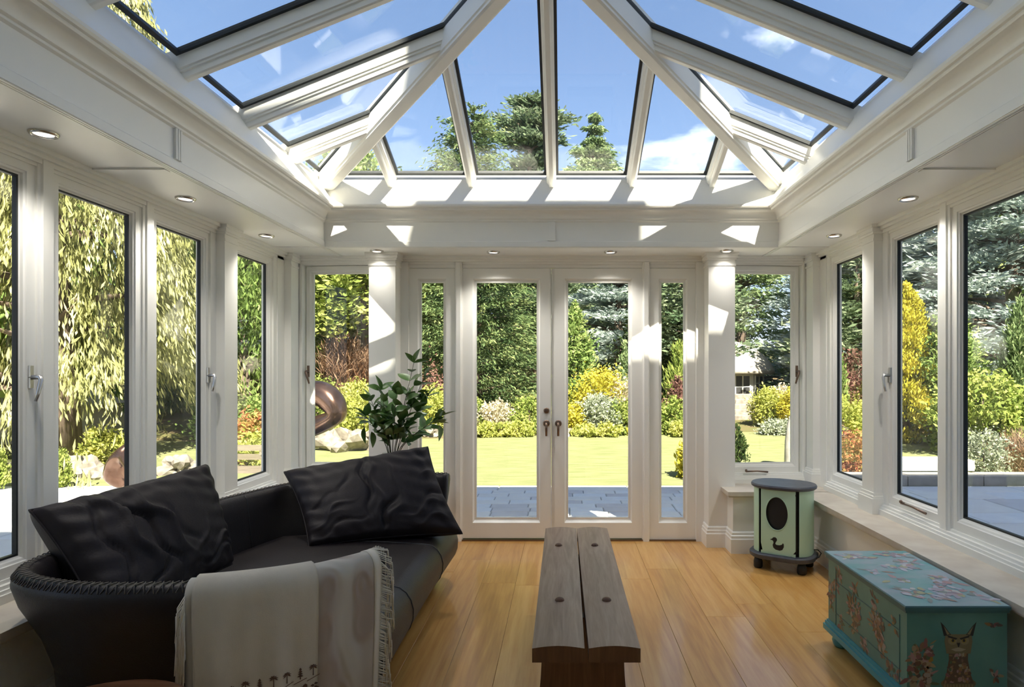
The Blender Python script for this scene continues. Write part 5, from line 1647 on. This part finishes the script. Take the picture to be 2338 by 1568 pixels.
# curved mint side panels
for sx in (-1, 1):
    pts = [p for p in rr(bx, by, br, 14) if p[0] * sx > 0.137 or (p[1] > 0.05 and p[0] * sx > 0)]
    if sx > 0:
        pts = sorted(pts, key=lambda p: math.atan2(p[1], p[0]))
    else:
        pts = sorted(pts, key=lambda p: math.atan2(p[1], -p[0]))
    shade_auto(MB().rings([[loc(x, y, z) for x, y in pts] + [loc(x * 0.975, y * 0.975, z) for x, y in reversed(pts)] for z in (0.120, 0.572)]).build('side_panel', 'mint', ht), 40)
for x, y in ((-0.15, -0.11), (0.15, -0.11), (-0.15, 0.11), (0.15, 0.11)):
    p = loc(x, y, 0)
    MB().lathe([(0.026, 0), (0.032, 0.01), (0.032, 0.045), (0.022, 0.082)], p, 14).build('foot', 'black_iron', ht, True)
MB().tube([loc(bx + 0.02, -0.03, 0.098), loc(bx + 0.045, -0.02, 0.112), loc(bx + 0.055, 0.0, 0.135), loc(bx + 0.030, 0.02, 0.150), loc(bx + 0.004, 0.01, 0.150)], 0.004, 6).build('wire_handle', 'black_iron', ht, True)

# ------------------------------------------------------------------ cut stems in a glass vase behind the sofa
vx, vy = -1.20, 4.78
ps = empty('pedestal', (vx, vy, 0), 'slim wooden plant pedestal hidden behind the far cushion', 'pedestal')
MB().lathe([(0.13, 0.0), (0.13, 0.02), (0.03, 0.05), (0.025, 0.40), (0.05, 0.43)], (vx, vy, 0), 20).build('column', 'table_wood', ps, True)
MB().lathe([(0.12, 0.43), (0.13, 0.435), (0.13, 0.450), (0.125, 0.453)], (vx, vy, 0), 28).build('pedestal_top', 'table_wood', ps, True)
va = empty('glass_vase', (vx, vy, 0.454), 'clear glass vase behind the tilted cushion, holding green leafy stems', 'vase')
MB().rings([[(vx + r * math.cos(a), vy + r * math.sin(a), 0.454 + z) for a in np.linspace(0, 2 * math.pi, 25)[:-1]] for r, z in ((0.045, 0.0), (0.050, 0.02), (0.048, 0.15), (0.056, 0.25), (0.070, 0.335), (0.066, 0.335), (0.052, 0.25), (0.044, 0.15), (0.045, 0.02))]).build('vessel', 'vase_glass', va, True)
bq = empty('laurel_bunch', (vx, vy, 0.47), 'cut stems of long dark green laurel-like leaves standing in the glass vase', 'cut stems')
lm_ = bpy.data.meshes.new('leaf')
NL = 8
V, Fc = [], []
for i in range(NL + 1):
    t = i / NL
    w = 0.78 * math.sin(math.pi * t ** 0.85) ** 0.9 * (1 - 0.15 * t) if 0 < i < NL else 0.004
    zc_ = -0.22 * t * t
    V += [(t, -w * 0.36, zc_ + 0.08 * w), (t, 0, zc_ - 0.05 * w), (t, w * 0.36, zc_ + 0.08 * w)]
for i in range(NL):
    for j in range(2):
        a = i * 3 + j
        Fc.append((a, a + 1, a + 4, a + 3))
lm_.from_pydata(V, [], Fc); lm_.update()
lm_.polygons.foreach_set('use_smooth', [True] * len(lm_.polygons))
at_ = lm_.attributes.new('tint', 'FLOAT', 'POINT')
lf = mat('laurel_leaf', (0.055, 0.135, 0.026), 0.34, noise=(2, (0.14, 0.25, 0.075), (1, 1, 1)), spec=0.5)
lm_.materials.append(lf)


def leaf(p, d, ln, roll):
    o = bpy.data.objects.new('leaf', lm_); COL.objects.link(o); o.parent = bq
    d = Vector(d).normalized()
    o.rotation_mode = 'QUATERNION'
    from mathutils import Quaternion
    qd = d.to_track_quat('X', 'Z')
    o.rotation_quaternion = qd @ Quaternion((1, 0, 0), roll)
    o.location = Vector(p) - Vector(ORG[bq.name])
    o.scale = (ln, ln * random.uniform(0.85, 1.15), ln)


random.seed(9)
tips = [at(945, 828, 4.72), at(968, 862, 4.76), at(945, 880, 4.80), at(870, 890, 4.70), at(905, 900, 4.62), at(848, 915, 4.78), at(1008, 950, 4.72), at(835, 950, 4.66), at(930, 910, 4.85), at(975, 905, 4.84), at(880, 930, 4.86), at(990, 965, 4.64), at(868, 965, 4.60)]
for i, tp in enumerate(tips):
    base = Vector((vx + random.uniform(-0.02, 0.02), vy + random.uniform(-0.02, 0.02), 0.475))
    tp = Vector(tp)
    neck = Vector((vx + (tp.x - vx) * 0.16, vy + (tp.y - vy) * 0.16, 0.80))
    m1 = neck.lerp(tp, 0.5) + Vector((0, 0, 0.03))
    P = catmull([base, neck, m1, tp], 14)
    MB().tube(P, np.linspace(0.0042, 0.0018, 14), 6).build('stem', 'stem_bark', bq, True)
    for k in range(6, 14):
        p = Vector(P[k]); d = Vector(P[min(k + 1, 13)]) - Vector(P[k - 1])
        for j in range(random.choice((1, 2))):
            sdv = Vector((random.uniform(-1, 1), random.uniform(-1, 1), random.uniform(-0.35, 0.75))).normalized()
            leaf(p, d.normalized() * 0.7 + sdv, random.uniform(0.085, 0.15) if k < 12 else 0.11, random.uniform(-1, 1))
    leaf(tp, d, 0.12, 0)
for px, py, dx, dz in ((832, 975, -0.1, -1), (848, 985, 0.25, -1), (1003, 970, 0.15, -1)):
    p = at(px, py, 4.66)
    leaf(p, (dx, 0, dz), 0.12, 0.4)
